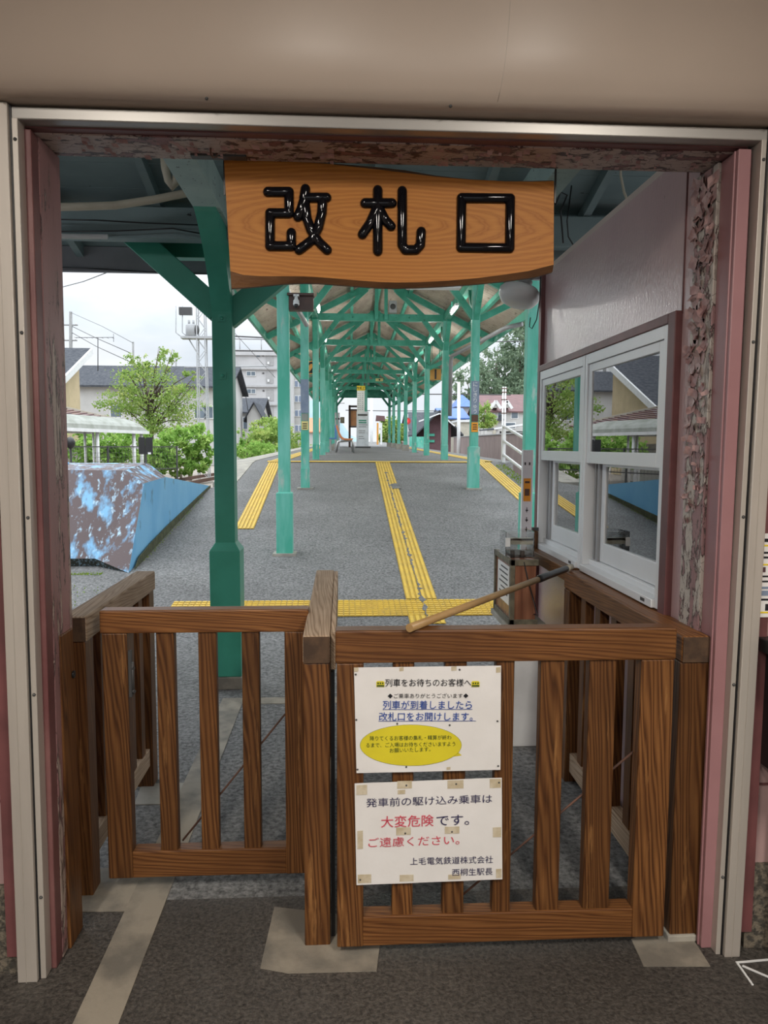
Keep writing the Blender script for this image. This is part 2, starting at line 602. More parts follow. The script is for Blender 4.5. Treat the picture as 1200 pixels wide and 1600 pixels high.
BAMBOO = M('pale_bamboo', (0.48, 0.31, 0.14), (0.36, 0.22, 0.09), 6, rough=0.4, stretch=(0.3, 1, 1))
GLASS = glass('window_glass')
ACRY = glass('clear_acrylic', (0.97, 0.98, 0.98))
ROOFU = M('brown_corrugated_sheet', (0.43, 0.37, 0.305), (0.32, 0.275, 0.225), 1.3, rough=0.7, c3=(0.14, 0.10, 0.08), scale3=4, lo3=0.6, hi3=0.7, stretch=(3, 1, 3))
TUBE = emit('lit_fluorescent_tube', (1.0, 0.98, 0.94), 7.0)
GRAVEL = M('track_gravel', (0.33, 0.29, 0.25), (0.16, 0.14, 0.12), 9, rough=0.95, bmp=1.0, bscale=18, rnd=False)
RUST = M('rusty_steel', (0.12, 0.055, 0.035), (0.07, 0.035, 0.025), 8, rough=0.7)
MOSS = leaf('moss', (0.10, 0.20, 0.015), (0.22, 0.34, 0.03), (0.30, 0.36, 0.05))
LEAF = leaf('tree_leaves', (0.17, 0.29, 0.075), (0.30, 0.43, 0.12), (0.50, 0.55, 0.18))
LEAF_B = leaf('bright_shrub_leaves', (0.14, 0.29, 0.06), (0.28, 0.46, 0.11), (0.45, 0.58, 0.19))
LEAF_D = leaf('dark_hill_leaves', (0.14, 0.20, 0.14), (0.22, 0.30, 0.20), (0.34, 0.41, 0.28))
BARK = M('tree_bark', (0.12, 0.09, 0.065), (0.07, 0.055, 0.04), 8, rough=0.9)
TILE_R = M('dark_grey_roof_tiles', (0.05, 0.055, 0.065), (0.085, 0.09, 0.10), 5, rough=0.9, stretch=(1, 1, 3), bmp=.5, bscale=9)
TILE_R.node_tree.nodes['Principled BSDF'].inputs['Specular IOR Level'].default_value = 0.1
WALL_Y = M('yellow_house_render', (0.52, 0.42, 0.26), (0.46, 0.375, 0.23), 2, rough=0.8)
WALL_W = M('white_house_render', (0.50, 0.495, 0.48), (0.43, 0.425, 0.41), 0.6, rough=0.8)
WALL_A = M('stained_white_concrete', (0.48, 0.48, 0.485), (0.37, 0.37, 0.375), 0.35, 0.45, 0.75, rough=0.85)
WIN_D = M('dark_window_glass', (0.10, 0.13, 0.16), (0.16, 0.2, 0.24), 1, rough=0.2)
DOOR_G = M('grey_door_recess', (0.36, 0.36, 0.36), None, rough=0.7)
RED_R = M('rust_red_roof', (0.15, 0.075, 0.075), (0.115, 0.06, 0.06), 2, rough=0.7)
BLUE_R = M('blue_tiled_roof', (0.03, 0.10, 0.34), (0.05, 0.14, 0.40), 3, rough=0.5)
PURPLE = M('plum_brown_cladding', (0.115, 0.055, 0.065), (0.09, 0.042, 0.05), 2, rough=0.7)
FENCE_B = M('brown_corrugated_fence', (0.26, 0.205, 0.195), (0.22, 0.17, 0.165), 1.2, rough=0.6)
SHELTER = M('pale_shelter_sheet', (0.30, 0.315, 0.285), (0.22, 0.235, 0.20), 3, rough=0.6)
ORANGE = M('orange_sign_paint', (0.62, 0.30, 0.065), (0.55, 0.26, 0.06), 5, rough=0.6)
ORANGE_B = M('bright_orange_sticker', (0.80, 0.32, 0.02), None, rough=0.5)
SLATE = M('slate_blue_plate', (0.185, 0.235, 0.33), (0.24, 0.29, 0.38), 7, rough=0.5)
RED = emit('red_signal_lamp', (0.9, 0.02, 0.03), 0.8)
REDP = M('red_paint', (0.55, 0.03, 0.03), None, rough=0.5)
YEL_S = M('yellow_sign_face', (0.80, 0.60, 0.03), None, rough=0.5)
STK_Y = M('pale_yellow_sticker', (0.70, 0.60, 0.25), None, rough=0.5)
BOXB = M('dark_brown_board', (0.075, 0.035, 0.025), (0.05, 0.025, 0.02), 6, rough=0.5)
HOSE = M('beige_conduit', (0.42, 0.38, 0.29), (0.36, 0.32, 0.24), 6, rough=0.5)
GREY_PIPE = M('grey_drainpipe', (0.27, 0.275, 0.29), None, rough=0.45)
OLIVE = M('worn_olive_metal', (0.17, 0.15, 0.10), (0.09, 0.08, 0.055), 22, rough=0.6, bmp=0.3)
BEIGE = M('beige_plastic', (0.48, 0.45, 0.37), None, rough=0.5)
LAMPW = M('frosted_lamp_plastic', (0.60, 0.60, 0.58), None, rough=0.3)
PLATE = M('grey_lamp_bracket', (0.21, 0.21, 0.20), None, rough=0.5)


def sign_wood():
    m, t, b = nodes_of('varnished_cedar_board')
    v = coords(t, (0.55, 1.0, 3.2), rnd=False)
    wv = t.nodes.new('ShaderNodeTexWave')
    wv.wave_type = 'RINGS'
    wv.rings_direction = 'SPHERICAL'
    wv.inputs['Scale'].default_value = 8.5
    wv.inputs['Distortion'].default_value = 5.5
    wv.inputs['Detail'].default_value = 3
    wv.inputs['Detail Scale'].default_value = 0.9
    t.links.new(v, wv.inputs['Vector'])
    f = noise(t, coords(t, (0.03, 1, 1), rnd=False), 140, 3)
    col = ramp(t, wv.outputs['Fac'], [(0.0, (0.50, 0.205, 0.040)), (0.6, (0.44, 0.170, 0.031)), (0.9, (0.36, 0.125, 0.021)), (1.0, (0.43, 0.165, 0.031))])
    col = mixc(t, 0.22, col, ramp(t, f, [(0.35, (0.37, 0.13, 0.022)), (0.65, (0.53, 0.235, 0.05))]))
    t.links.new(col, b.inputs['Base Color'])
    b.inputs['Roughness'].default_value = 0.45
    b.inputs['Specular IOR Level'].default_value = 0.2
    return m


CEDAR = sign_wood()

# ------------------------------------------------------------------ ground and platform
def rz(y):
    if y <= 5.85: return 0.0
    if y <= 14.9: return 0.137 * (y - 5.85)
    return 1.24 + 0.012 * (y - 14.9)


def cx(y):
    return 0.74 + 0.011 * (y - 8.3)


def x_left(y):
    if y <= 12.1: return -2.18
    if y <= 12.6: return -2.18 + 0.38 * (y - 12.1) / 0.5
    return cx(y) - 2.58


def x_right(y):
    return 3.25 if y < 14.9 else cx(y) + 2.75


b = MB().box(-3.4, 3.4, -9, 2.32, -0.12, 0)
b.box(-0.945, 1.12, 2.32, 2.42, -0.12, 0)
struct('floor', b, FLOOR, 'worn asphalt floor, coloured dark for indoor shade, of the ticket hall running out through the gates')
struct('path_outside', MB().box(-12, 1.12, 2.42, 4.47, -0.12, 0).box(-12, -0.945, 2.32, 2.42, -0.12, 0), ASPH, 'grey asphalt just outside the gates')
b = MB()
ys = [4.47, 5.85, 6.0, 7, 8, 9, 10, 11, 12.1, 12.6, 13.5, 14.7, 15.2, 18, 22, 30, 40, 55, 80]
for i in range(len(ys) - 1):
    y0, y1 = ys[i], ys[i + 1]
    n = len(b.v)
    b.add([(x_left(y0), y0, rz(y0)), (x_right(y0), y0, rz(y0)), (x_right(y1), y1, rz(y1)), (x_left(y1), y1, rz(y1)),
           (x_left(y0), y0, -0.3), (x_right(y0), y0, -0.3), (x_right(y1), y1, -0.3), (x_left(y1), y1, -0.3)],
          [(0, 1, 2, 3), (0, 3, 7, 4), (1, 5, 6, 2)])
struct('path_ramp', b, ASPH, 'grey asphalt ramp rising from the gates onto the platform')
b = MB()
for i in range(len(ys)):
    if ys[i] < 8.3: y1 = ys[i]
yl = [4.47, 5.85, 6.6, 7.3, 8.0, 8.8]
for i in range(len(yl) - 1):
    y0, y1 = yl[i], yl[i + 1]
    b.quad((-14, y0, rz(y0)), (-2.18, y0, rz(y0)), (-2.18, y1, rz(y1)), (-14, y1, rz(y1)))
b.box(-14, -2.2, 8.79, 8.8, -0.3, rz(8.8))
struct('path_forecourt', b, ASPH, 'grey asphalt yard in front of the blue concrete block')
b = MB().box(-90, 120, 8.8, 260, -0.4, -0.02)
struct('ground', b, GRAVEL, 'brown track ballast and bare earth beyond the platform')
b = MB()
for i in range(len(ys) - 1):
    y0, y1 = ys[i], ys[i + 1]
    if y0 < 12.6: continue
    wd = 0.40
    b.add([(x_left(y0) - wd, y0, rz(y0) + .01), (x_left(y0), y0, rz(y0) + .01), (x_left(y1), y1, rz(y1) + .01), (x_left(y1) - wd, y1, rz(y1) + .01),
           (x_left(y0) - wd, y0, -.3), (x_left(y0), y0, -.3), (x_left(y1), y1, -.3), (x_left(y1) - wd, y1, -.3)],
          [(0, 1, 2, 3), (0, 3, 7, 4), (1, 5, 6, 2), (0, 4, 5, 1)])
struct('kerb_platform', b, CONC, 'pale concrete edging along the left side of the platform')

# concrete strips and patches let into the floor
def patch(name, pts, m, lab, z=0.003):
    b = MB()
    b.prism([(x, y, -0.01) for x, y in pts], (0, 0, z + 0.01))
    struct(name, b, m, lab)

patch('floor_strip', [(-0.605, 4.33), (0.35, 4.33), (0.35, 4.44), (-0.735, 4.44)], CONC_D, 'pale concrete strip across the passage beyond the left gate')
patch('floor_strip', [(-0.72, 1.0), (-0.60, 1.0), (-0.605, 4.33), (-0.735, 4.44)], CONC_D, 'pale concrete strip let into the floor and running out under the left gate', z=.0035)
patch('floor_patch', [(-0.245, 2.07), (-0.16, 2.045), (0.10, 2.04), (0.115, 2.15), (0.03, 2.3), (-0.23, 2.36)], CONC_D, 'concrete patch around the foot of the middle post')
patch('floor_patch', [(-0.93, 2.37), (-0.62, 2.36), (-0.615, 2.62), (-0.93, 2.62)], CONC_D, 'concrete patch around the foot of the left rail post')
patch('floor_patch', [(0.90, 2.02), (1.10, 2.01), (1.11, 2.22), (0.91, 2.14)], CONC_D, 'concrete patch around the foot of the right rail post')
patch('floor_patch', [(-0.9, 3.1), (-0.72, 3.1), (-0.70, 3.3), (-0.92, 3.3)], CONC, 'pale patch under the far end of the left rail')
b = MB()
for p, q in (((1150, 1505), (1205, 1500)), ((1152, 1506), (1176, 1540)), ((1160, 1510), (1202, 1528))):
    a_, c_ = at(p[0], p[1], 2.0), at(q[0], q[1], 2.0)
    f = lambda P: Vector((P.x * 1.55 / (1.55 - P.z), 2.0 * 1.55 / (1.55 - P.z), 0.002))
    b.bar(f(a_), f(c_), 0.006, 0.003)
tag(b.build('chalk_mark', WHITEP), 'white chalk lines on the floor beside the right door post', 'chalk mark')

# tactile paving: raised bars on a painted pad
def tactile(lab, pts0, pts1, ny, nbars, gaps=(), dash=None, grp='yellow tactile strips'):
    """pts0 / pts1: functions of t giving the two long edges; bars run along t"""
    t_ = thing('tactile_strip', (0, 0, 0), lab, 'tactile paving', grp)
    pad, bars = MB(), [MB() for _ in range(nbars)]
    for i in range(ny):
        a, c = i / ny, (i + 1) / ny
        A, B_, Cc, D = pts0(a), pts1(a), pts1(c), pts0(c)
        up = Vector((0, 0, 0.006))
        if not any(g0 <= i <= g1 and gs == 2 for g0, g1, gs in gaps):
            pad.quad(A + up, B_ + up, Cc + up, D + up)
        for k in range(nbars):
            u0, u1 = (k + .22) / nbars, (k + .78) / nbars
            side = 0 if u0 < .5 else 1
            if any(g0 <= i <= g1 and gs == side for g0, g1, gs in gaps): continue
            aa, cc = (a, c) if dash is None else (a + (c - a) * .1, a + (c - a) * dash)
            e = []
            for tt, uu in ((aa, u0), (aa, u1), (cc, u1), (cc, u0)):
                e.append(pts0(tt).lerp(pts1(tt), uu))
            ins = 0.2
            m_ = sum(e, Vector()) / 4
            tp = [p.lerp(p + (p - p), 0) + Vector((0, 0, 0.0125)) for p in e]
            bars[k].add([p + up for p in e] + tp, [(4, 5, 6, 7), (0, 1, 5, 4), (1, 2, 6, 5), (2, 3, 7, 6), (3, 0, 4, 7)])
    pad.build('pad', YEL_D, t_)
    for q in bars:
        if q.v: q.build('raised_bar', YEL, t_)
    return t_

V = Vector
P3 = lambda x, y: V((x, y, rz(y)))
cen = lambda s: (lambda t: P3(0.592 + s * .292 + .068 * (t * 8.0) / 8.0, 6.74 + 8.0 * t))
tactile('yellow tactile strip running straight up the middle of the ramp with a broken centre seam', cen(0), cen(1), 34, 6)
tactile('yellow tactile strip lying across the foot of the ramp', lambda t: P3(-1.54 + 3.1 * t, 6.31), lambda t: P3(-1.54 + 3.1 * t, 6.72), 60, 8, dash=.86)
tactile('small yellow tactile pad at the near end of the middle strip', lambda t: P3(0.575, 6.12 + .19 * t), lambda t: P3(0.885, 6.12 + .19 * t), 3, 6)
tactile('wide yellow tactile strip up the left side of the ramp', lambda t: P3(-1.38 - .08 * t, 9.4 + 5.3 * t), lambda t: P3(-1.13 - .10 * t, 9.4 + 5.3 * t), 20, 5)
tactile('yellow tactile strip up the right side of the ramp beside the white stair rail', lambda t: P3(2.70 + .04 * t, 10.3 + 4.5 * t), lambda t: P3(2.98 + .02 * t, 10.3 + 4.5 * t), 16, 5)
tactile('thin yellow line across the top of the ramp', lambda t: P3(-1.5 + 4.4 * t, 14.78), lambda t: P3(-1.5 + 4.4 * t, 15.0), 10, 1, grp='yellow platform edge lines')
tactile('long yellow edge line along the left side of the platform', lambda t: P3(x_left(15 + 25 * t) + .30, 15 + 25 * t), lambda t: P3(x_left(15 + 25 * t) + .62, 15 + 25 * t), 12, 3, grp='yellow platform edge lines')
tactile('long yellow edge line along the right side of the platform', lambda t: P3(x_right(15 + 25 * t) - .78, 15 + 25 * t), lambda t: P3(x_right(15 + 25 * t) - .46, 15 + 25 * t), 12, 3, grp='yellow platform edge lines')
# worn seam of the middle strip: bare asphalt showing through
b = MB()
rnd = random.Random(3)
lf, rt = [], []
y = 6.2
while y < 13.6:
    t = (y - 6.3) / 7.0
    x = 0.592 + .146 + .06 * t + rnd.uniform(-.010, .010)
    w_ = .004 + (rnd.random() ** 4) * .040
    lf.append((x - w_ * rnd.uniform(.3, 1), y, rz(y) + .0138)); rt.append((x + w_ * rnd.uniform(.3, 1), y, rz(y) + .0138))
    y += rnd.uniform(.02, .075)
n = len(lf)
b.v = lf + rt
b.f = [(i, n + i, n + i + 1, i + 1) for i in range(n - 1)]
b.s = [False] * (n - 1)
tag(b.build('worn_crack', ASPH), 'dark chipped seam down the centre of the middle tactile strip', 'worn seam')

b = MB()
b.prism([(x, y, rz(y) + .013) for x, y in ((.82, 12.0), (.965, 12.03), (.97, 12.42), (.90, 12.48), (.81, 12.4))], (0, 0, .002))
tag(b.build('asphalt_patch', ASPH), 'dark asphalt patch where a tactile tile is missing high on the middle strip', 'patch')
# ------------------------------------------------------------------ ticket hall shell
b = MB().box(-3.4, -0.945, 2.10, 2.32, 0.27, 3.2)
struct('wall_front', b, PINK_I, 'pink panelled wall beside the left door post')
b = MB().box(-3.4, -0.945, 2.085, 2.32, 0, 0.27)
struct('baseboard_left', b, PEBBLE, 'pebbledash plinth under the left pink wall')
b = MB().box(1.245, 3.4, 2.10, 2.32, 0.27, 3.2)
struct('wall_office_front', b, PINK_I, 'pink panelled wall beside the right door post')
b = MB().box(1.245, 3.4, 2.085, 2.32, 0, 0.27)
struct('baseboard_right', b, PEBBLE, 'pebbledash plinth under the right pink wall')
b = MB().box(-0.945, 1.245, 2.13, 2.32, 2.46, 3.2)
struct('wall_above_door', b, CREAM_I, 'wall above the doorway')
struct('wall_left', MB().box(-3.5, -3.4, -5, 2.32, 0, 3.2), CREAM_I)
struct('wall_right', MB().box(3.4, 3.5, -5, 2.32, 0, 3.2), CREAM_I)
b = MB().box(-3.5, -1.6, -5.1, -5, 0, 3.2).box(1.6, 3.5, -5.1, -5, 0, 3.2).box(-1.6, 1.6, -5.1, -5, 2.5, 3.2)
struct('wall_back', b, CREAM_I)
struct('ceiling', MB().box(-3.5, 3.5, -5.1, 2.32, 3.2, 3.3), CREAM_I)
# panel seams on the front walls
for s, x0, x1 in (('left', -3.4, -0.975), ('right', 1.262, 3.4)):
    for z in (0.52, 0.77):
        struct('trim_seam', MB().box(x0, x1, 2.095, 2.101, z, z + .006), TRIM_R)
struct('trim_1', MB().box(-0.978, -0.945, 2.075, 2.13, 0.06, 2.46), TRIM_R, 'dark red strip left of the left shutter guide')
struct('trim_2', MB().box(1.222, 1.262, 2.075, 2.13, 0.06, 2.46), TRIM_R, 'dark red strip right of the right shutter guide')
struct('trim_3', MB().box(-1.5, -0.978, 2.085, 2.12, 0.89, 0.95), TRIM_R, 'dark red rail across the left wall panel')
struct('wall_panel_upper', MB().box(-3.4, -0.98, 2.088, 2.101, 0.95, 2.5), CREAM_I, 'cream upper panel of the left wall')

# shutter box above the doorway
b = MB()
prof = [(2.085, 2.441), (2.03, 2.440), (2.010, 2.443), (1.994, 2.452), (1.975, 2.475), (1.958, 2.52), (1.95, 2.57), (1.945, 2.64), (1.94, 2.75), (1.94, 3.0), (1.95, 3.18), (2.085, 3.18)]
n = len(prof)
xs_ = (-1.25, 0.42, 0.423, 1.5)
for x in xs_:
    b.v += [(x, y, z) for y, z in prof]
for j in range(len(xs_) - 1):
    for i in range(n - 1):
        b.f.append((j * n + i, j * n + i + 1, (j + 1) * n + i + 1, (j + 1) * n + i))
        b.s.append(1 <= i <= 9)
    b.f.append((j * n + n - 1, j * n, (j + 1) * n, (j + 1) * n + n - 1)); b.s.append(False)
b.f += [tuple(range(n)), tuple(reversed(range(3 * n, 4 * n)))]
b.s += [False, False]
sb = thing('shutter_box', (0.1, 2.0, 2.44), 'long cream metal roller shutter box above the doorway', 'shutter box')
b.build('cover', SHUT, sb)
b = MB()
for x in (-0.878, -0.35, 0.285, 1.17): b.ball((x, 2.008, 2.444), 0.005, seg=8)
b.build('screw', DKGREY, sb)
MB().tube([(0.43, 1.94, 3.0), (0.427, 1.94, 2.75), (0.424, 1.945, 2.64), (0.42, 1.95, 2.57), (0.416, 1.958, 2.52), (0.411, 1.975, 2.475), (0.407, 1.994, 2.452)], 0.0006, 6).build('seam', ALU_C, sb)

def guide(lab, x_in, x_gap, x_out, dx):
    g = thing('shutter_guide', (x_gap, 2.09, 0), lab, 'shutter guide', 'shutter guide rails')
    lo, hi = min(x_gap, x_out), max(x_gap, x_out)
    MB().box(lo, hi, 2.045, 2.10, 0, 2.438, top=(dx, 0)).build('outer_channel', ALU_C, g, bevel=0.003)
    w_ = hi - lo
    MB().box(lo + w_ * .45, lo + w_ * .47, 2.0435, 2.05, 0, 2.437, top=(dx, 0)).build('rib', ALU_C, g)
    lo, hi = min(x_in, x_gap), max(x_in, x_gap)
    MB().box(lo + .003, hi - .005, 2.06, 2.12, 0, 2.405, top=(dx, 0)).build('inner_channel', ALU_C, g, bevel=0.002)
    MB().box(x_gap - .004, x_gap + .004, 2.058, 2.1, 0, 2.437, top=(dx, 0)).build('slot', DARK, g)
    for z in (0.25, 0.85, 1.35, 1.85, 2.35):
        MB().lathe([(0.005, 0), (0.004, 0.003), (0, 0.004)], ((x_in + x_gap) / 2 + dx * z / 2.48, 2.06, z), (0, -1, 0), 10).build('screw', DKGREY, g)
    return g
guide('cream aluminium shutter guide left of the doorway', -0.858, -0.882, -0.938, 0.012)
guide('cream aluminium shutter guide right of the doorway', 1.140, 1.163, 1.212, 0.022)
hd = MB().box(-0.868, 1.182, 2.062, 2.115, 2.402, 2.434)
hd = hd.build('shutter_header', ALU_H, bevel=0.003)
tag(hd, 'thin aluminium strip under the shutter box', 'header strip')
tag(MB().box(-0.885, 1.19, 2.09, 2.13, 2.434, 2.46).build('shutter_slot', DARK), 'dark slot between the shutter box and the aluminium strip', 'shutter slot')

# door frame
b = MB().box(-0.868, 1.15, 2.105, 2.16, 2.398, 2.46).box(-0.868, 1.15, 2.098, 2.104, 2.404, 2.46)
o = struct('trim_4', b, MAROON, 'maroon painted lintel over the doorway')
b = MB().box(-0.868, 1.15, 2.135, 2.285, 2.394, 2.46)
struct('trim_5', b, PEEL_L, 'underside of the lintel with badly flaking maroon paint')
b = MB().box(-0.872, -0.848, 2.10, 2.15, 0, 2.394, top=(.014, 0))
struct('trim_6', b, MAROON, 'maroon face of the left door post', bevel=.004)
b = MB().box(-0.885, -0.846, 2.145, 2.30, 0, 2.394, top=(.014, 0))
struct('trim_7', b, PEEL_J, 'inner face of the left door post with cracked pink paint', bevel=.004)
b = MB().box(1.112, 1.15, 2.09, 2.125, 0, 2.39, top=(.004, 0)).box(1.118, 1.16, 2.12, 2.19, 0, 2.39).box(1.108, 1.15, 2.105, 2.112, 0, 2.39, top=(.004, 0))
struct('trim_8', b, PINK, 'pink grooved edge of the right door post', bevel=.003)
b = MB().box(1.108, 1.15, 2.19, 2.325, 0, 2.39)
struct('trim_9', b, PEEL_R, 'inner face of the right door post with curling paint', bevel=.003)
# curling flakes standing off the right post
b = MB()
rnd = random.Random(11)
for i in range(150):
    z = 2.36 - 1.05 * rnd.random() ** 1.3
    y = rnd.uniform(2.195, 2.322)
    s_ = rnd.uniform(.010, .026) * (1 if z > 1.5 else .55)
    lift = rnd.uniform(.004, .016)
    a_ = rnd.uniform(0, 6.28)
    ca, sa = math.cos(a_), math.sin(a_)
    prof = []
    for u in (-1, -.3, .4, 1):
        for w_ in (-1, 0, 1):
            jx = rnd.uniform(.75, 1.15)
            yy, zz = (u * ca - w_ * sa * .7) * s_ * jx, (u * sa + w_ * ca * .7) * s_ * jx
            prof.append((1.107 - lift * (max(0, u + .3) ** 2) * .55 - .0008, y + yy, z + zz))
    b.add(prof, [(r * 3 + c_, r * 3 + c_ + 1, r * 3 + c_ + 4, r * 3 + c_ + 3) for r in range(3) for c_ in range(2)])
tag(b.build('paint_flakes', FLAKE), 'curled flakes of pink paint peeling off the right door post', 'paint flakes', kind='stuff')
b = MB()
for i in range(120):
    x = rnd.uniform(-.78, 1.1)
    y = rnd.uniform(2.15, 2.27)
    s_ = rnd.uniform(.004, .012)
    dn = rnd.uniform(.002, .008)
    b.add([(x - s_, y - s_ * .6, 2.393), (x + s_ * .8, y - s_ * .5, 2.393), (x + s_, y + s_, 2.393 - dn), (x - s_ * .8, y + s_ * .8, 2.393 - dn * .8)], [(0, 1, 2, 3)])
tag(b.build('paint_flakes', FLAKE), 'flakes of old paint hanging from the lintel', 'paint flakes', kind='stuff')
# hook and bracket under the lintel
tag(MB().tube([(-.375, 2.2, 2.396), (-.375, 2.2, 2.378), (-.368, 2.2, 2.368), (-.358, 2.2, 2.372), (-.357, 2.2, 2.381)], .0025, 8).build('wire_hook', RUST), 'small rusty hook under the lintel', 'hook')

bd = thing('stop_board', (-.841, 2.24, 0), 'brown upright wooden board fixed to the left door post', 'board')
MB().box(-.862, -.836, 2.185, 2.29, 0.0, .985).build('board', WZ, bd, bevel=.004)
MB().lathe([(.012, 0), (.012, .004), (.006, .005), (0, .003)], (-.836, 2.275, .84), (1, 0, 0), 12).build('bolt_hole', DARK, bd)

# ------------------------------------------------------------------ signboard
Y_S = 2.302
sp = lambda cx_, cy_, y=Y_S: at(340 + cx_ / 2.2222, 220 + cy_ / 2.2222, y)
top_ = [(22, 62), (130, 64), (240, 66), (330, 68), (400, 72), (480, 79), (570, 87), (650, 96), (760, 115), (880, 128), (1000, 134), (1090, 134), (1168, 132)]
bot_ = [(1167, 452), (1120, 466), (1080, 474), (1000, 484), (900, 494), (800, 501), (700, 506), (620, 508), (560, 507), (490, 502), (420, 497), (360, 492), (300, 490), (220, 494), (150, 501), (90, 506), (46, 509)]
topi = [(22, 66), (130, 69), (240, 72), (330, 76), (400, 82), (480, 91), (570, 101), (650, 111), (760, 125), (880, 135), (1000, 141), (1090, 142), (1168, 140)]
boti = [(1167, 430), (1120, 442), (1080, 452), (1000, 464), (900, 477), (800, 486), (700, 491), (620, 492), (560, 490), (490, 485), (420, 479), (360, 474), (300, 471), (220, 470), (150, 470), (90, 466), (44, 452)]
sg = thing('hanging_sign', sp(600, 290), 'varnished wooden board hanging under the lintel with three black raised characters', 'sign')
inner = topi + boti
outer = top_ + bot_
b = MB().prism([sp(*p, Y_S) for p in inner], (0, .028, 0))
b.build('board', CEDAR, sg)
b = MB()
fi = [sp(*p, Y_S) for p in inner]
fo = [sp(*p, Y_S) + V((0, .014, 0)) for p in outer]
fb = [p + V((0, .016, 0)) for p in fo]
n = len(fi)
for i in range(n):
    j = (i + 1) % n
    b.quad(fi[i], fi[j], fo[j], fo[i])
    b.quad(fo[i], fo[j], fb[j], fb[i])
b.f.append(tuple(range(len(b.v), len(b.v) + n))); b.v += [tuple(p) for p in fb]; b.s.append(False)
b.build('bark_edge', W_BARK, sg)
RT = .0152
def glyph(strokes):
    b = MB()
    for s_ in strokes:
        pts = [sp(px_, py_, Y_S - .001) for px_, py_ in s_]
        # round the corners a little
        for p, q in zip(pts, pts[1:]): b.tube([p, q], RT, 16, round_caps=True)
    return b.build('raised_character', LACQ, sg)
glyph([[(175, 178), (248, 178), (248, 252), (182, 252), (182, 366), (256, 366), (256, 320)],
       [(305, 168), (300, 205), (290, 240), (279, 264)], [(300, 198), (378, 198)],
       [(365, 204), (362, 250), (350, 300), (328, 345), (283, 379)], [(304, 222), (310, 270), (325, 312), (350, 350), (380, 379)]])
glyph([[(512, 217), (605, 217)], [(556, 172), (556, 383)], [(550, 240), (530, 285), (503, 325)], [(566, 245), (582, 275), (602, 297)],
       [(641, 175), (641, 362), (652, 379), (688, 379), (704, 362), (707, 316)]])
glyph([[(847, 199), (1016, 201), (1014, 373), (845, 371), (847, 199)]])
for (a_, c_) in ((( -.353, 2.30), (-.353, 2.30)), ((.655, 2.30), (.655, 2.30))):
    MB().box(a_[0] - .0025, a_[0] + .0025, 2.303, 2.309, 2.30, 2.46).build('hanging_strap', DARK, sg)
MB().box(-.44, -.28, 2.24, 2.27, 2.388, 2.394).build('bracket_plate', DKGREY, sg)
for x, z in ((690 , 222), (693, 236)):
    pass

# ------------------------------------------------------------------ gates, rails
def gate(lab, x0, x1, y, z0, z1, stiles, slats, rail_h, rail_x, rod, hinge=None):
    g = thing('wicket_gate', ((x0 + x1) / 2, y + .03, 0), lab, 'gate', 'wooden wicket gates')
    MB().box(x0, x1, y, y + .062, z1 - rail_h, z1).build('top_rail', WX, g, bevel=.005)
    for a, c in stiles: MB().box(a, c, y + .002, y + .052, z0, z1 - rail_h).build('stile', WZ, g, bevel=.004)
    MB().box(rail_x[0], rail_x[1], y + .004, y + .058, z0 + .0, z0 + .095).build('bottom_rail', WX, g, bevel=.004)
    for a, c in slats: MB().box(a, c, y + .010, y + .050, z0 + .09, z1 - rail_h).build('slat', WZ, g, bevel=.004)
    MB().tube(rod, .0035, 8).build('brace_rod', RUST, g)
    return g

gr = gate('wide wooden gate carrying two paper notices', -.021, 1.003, 2.106, .03, 1.012, [(-.017, .062), (.898, 1.0)],
          [(.150, .213), (.305, .370), (.459, .514), (.594, .666), (.742, .825)], .098, (.06, .90), [(.36, 2.15, .15), (.91, 2.15, .62)])
gl = gate('narrower wooden gate behind the middle post, standing ajar further back', -.81, -.115, 2.452, .06, 1.0, [(-.805, -.722), (-.197, -.118)],
          [(-.628, -.568), (-.488, -.428), (-.342, -.283)], .078, (-.724, -.195), [(-.56, 2.495, .17), (-.20, 2.495, .62)])
lt = MB()
lt.box(-.722, -.712, 2.462, 2.476, .70, .86)
lt.tube([(-.713, 2.469, .80), (-.704, 2.462, .80)], .006, 8).tube([(-.713, 2.469, .72), (-.702, 2.460, .72)], .006, 8)
lt.tube([(-.708, 2.464, .71), (-.708, 2.464, .82)], .0045, 8)
lt.build('latch', DKGREY, gl)

def rail(lab, x0, x1, y0, y1, ztop, rh, post_w, slat_ys, base=0.0, bot=(.05, .14), slat_w=.045, rl=0):
    r = thing('handrail_fence', ((x0 + x1) / 2, (y0 + y1) / 2, 0), lab, 'railing', 'wooden passage railings')
    MB().box(x0, x1, y0, y1, ztop - rh, ztop).build('top_rail', WG if rl == 0 else WY, r, bevel=.006)
    MB().box(x0 + .002, x1 - .002, y0 - .002, y0 + .001, ztop - rh + .002, ztop - .003).build('end_grain', W_END, r)
    xm = (x0 + x1) / 2
    a, c = xm - post_w / 2, xm + post_w / 2
    MB().box(a, c, y0 + .004, y0 + .085, base, ztop - rh).build('post', WZ, r, bevel=.004)
    MB().box(a, c, y1 - .09, y1 - .01, 0, ztop - rh).build('post', WZ, r, bevel=.004)
    MB().box(xm - .025, xm + .025, y0 + .085, y1 - .09, *bot).build('bottom_rail', WG, r, bevel=.003)
    for y in slat_ys: MB().box(xm - .02, xm + .02, y, y + .06, bot[1] - .004, ztop - rh).build('slat', WZ, r, bevel=.003)
    return r
rail('wooden railing along the left wall with a worn top paled for the sky light', -.94, -.853, 2.45, 3.36, .98, .085, .075, (2.66, 2.84, 3.02, 3.16), bot=(.10, .18))
rm = rail('wooden railing in the middle of the passage between the two gates', -.119, -.037, 2.157, 3.33, .985, .085, .079, (2.4, 2.62, 2.84, 3.06))
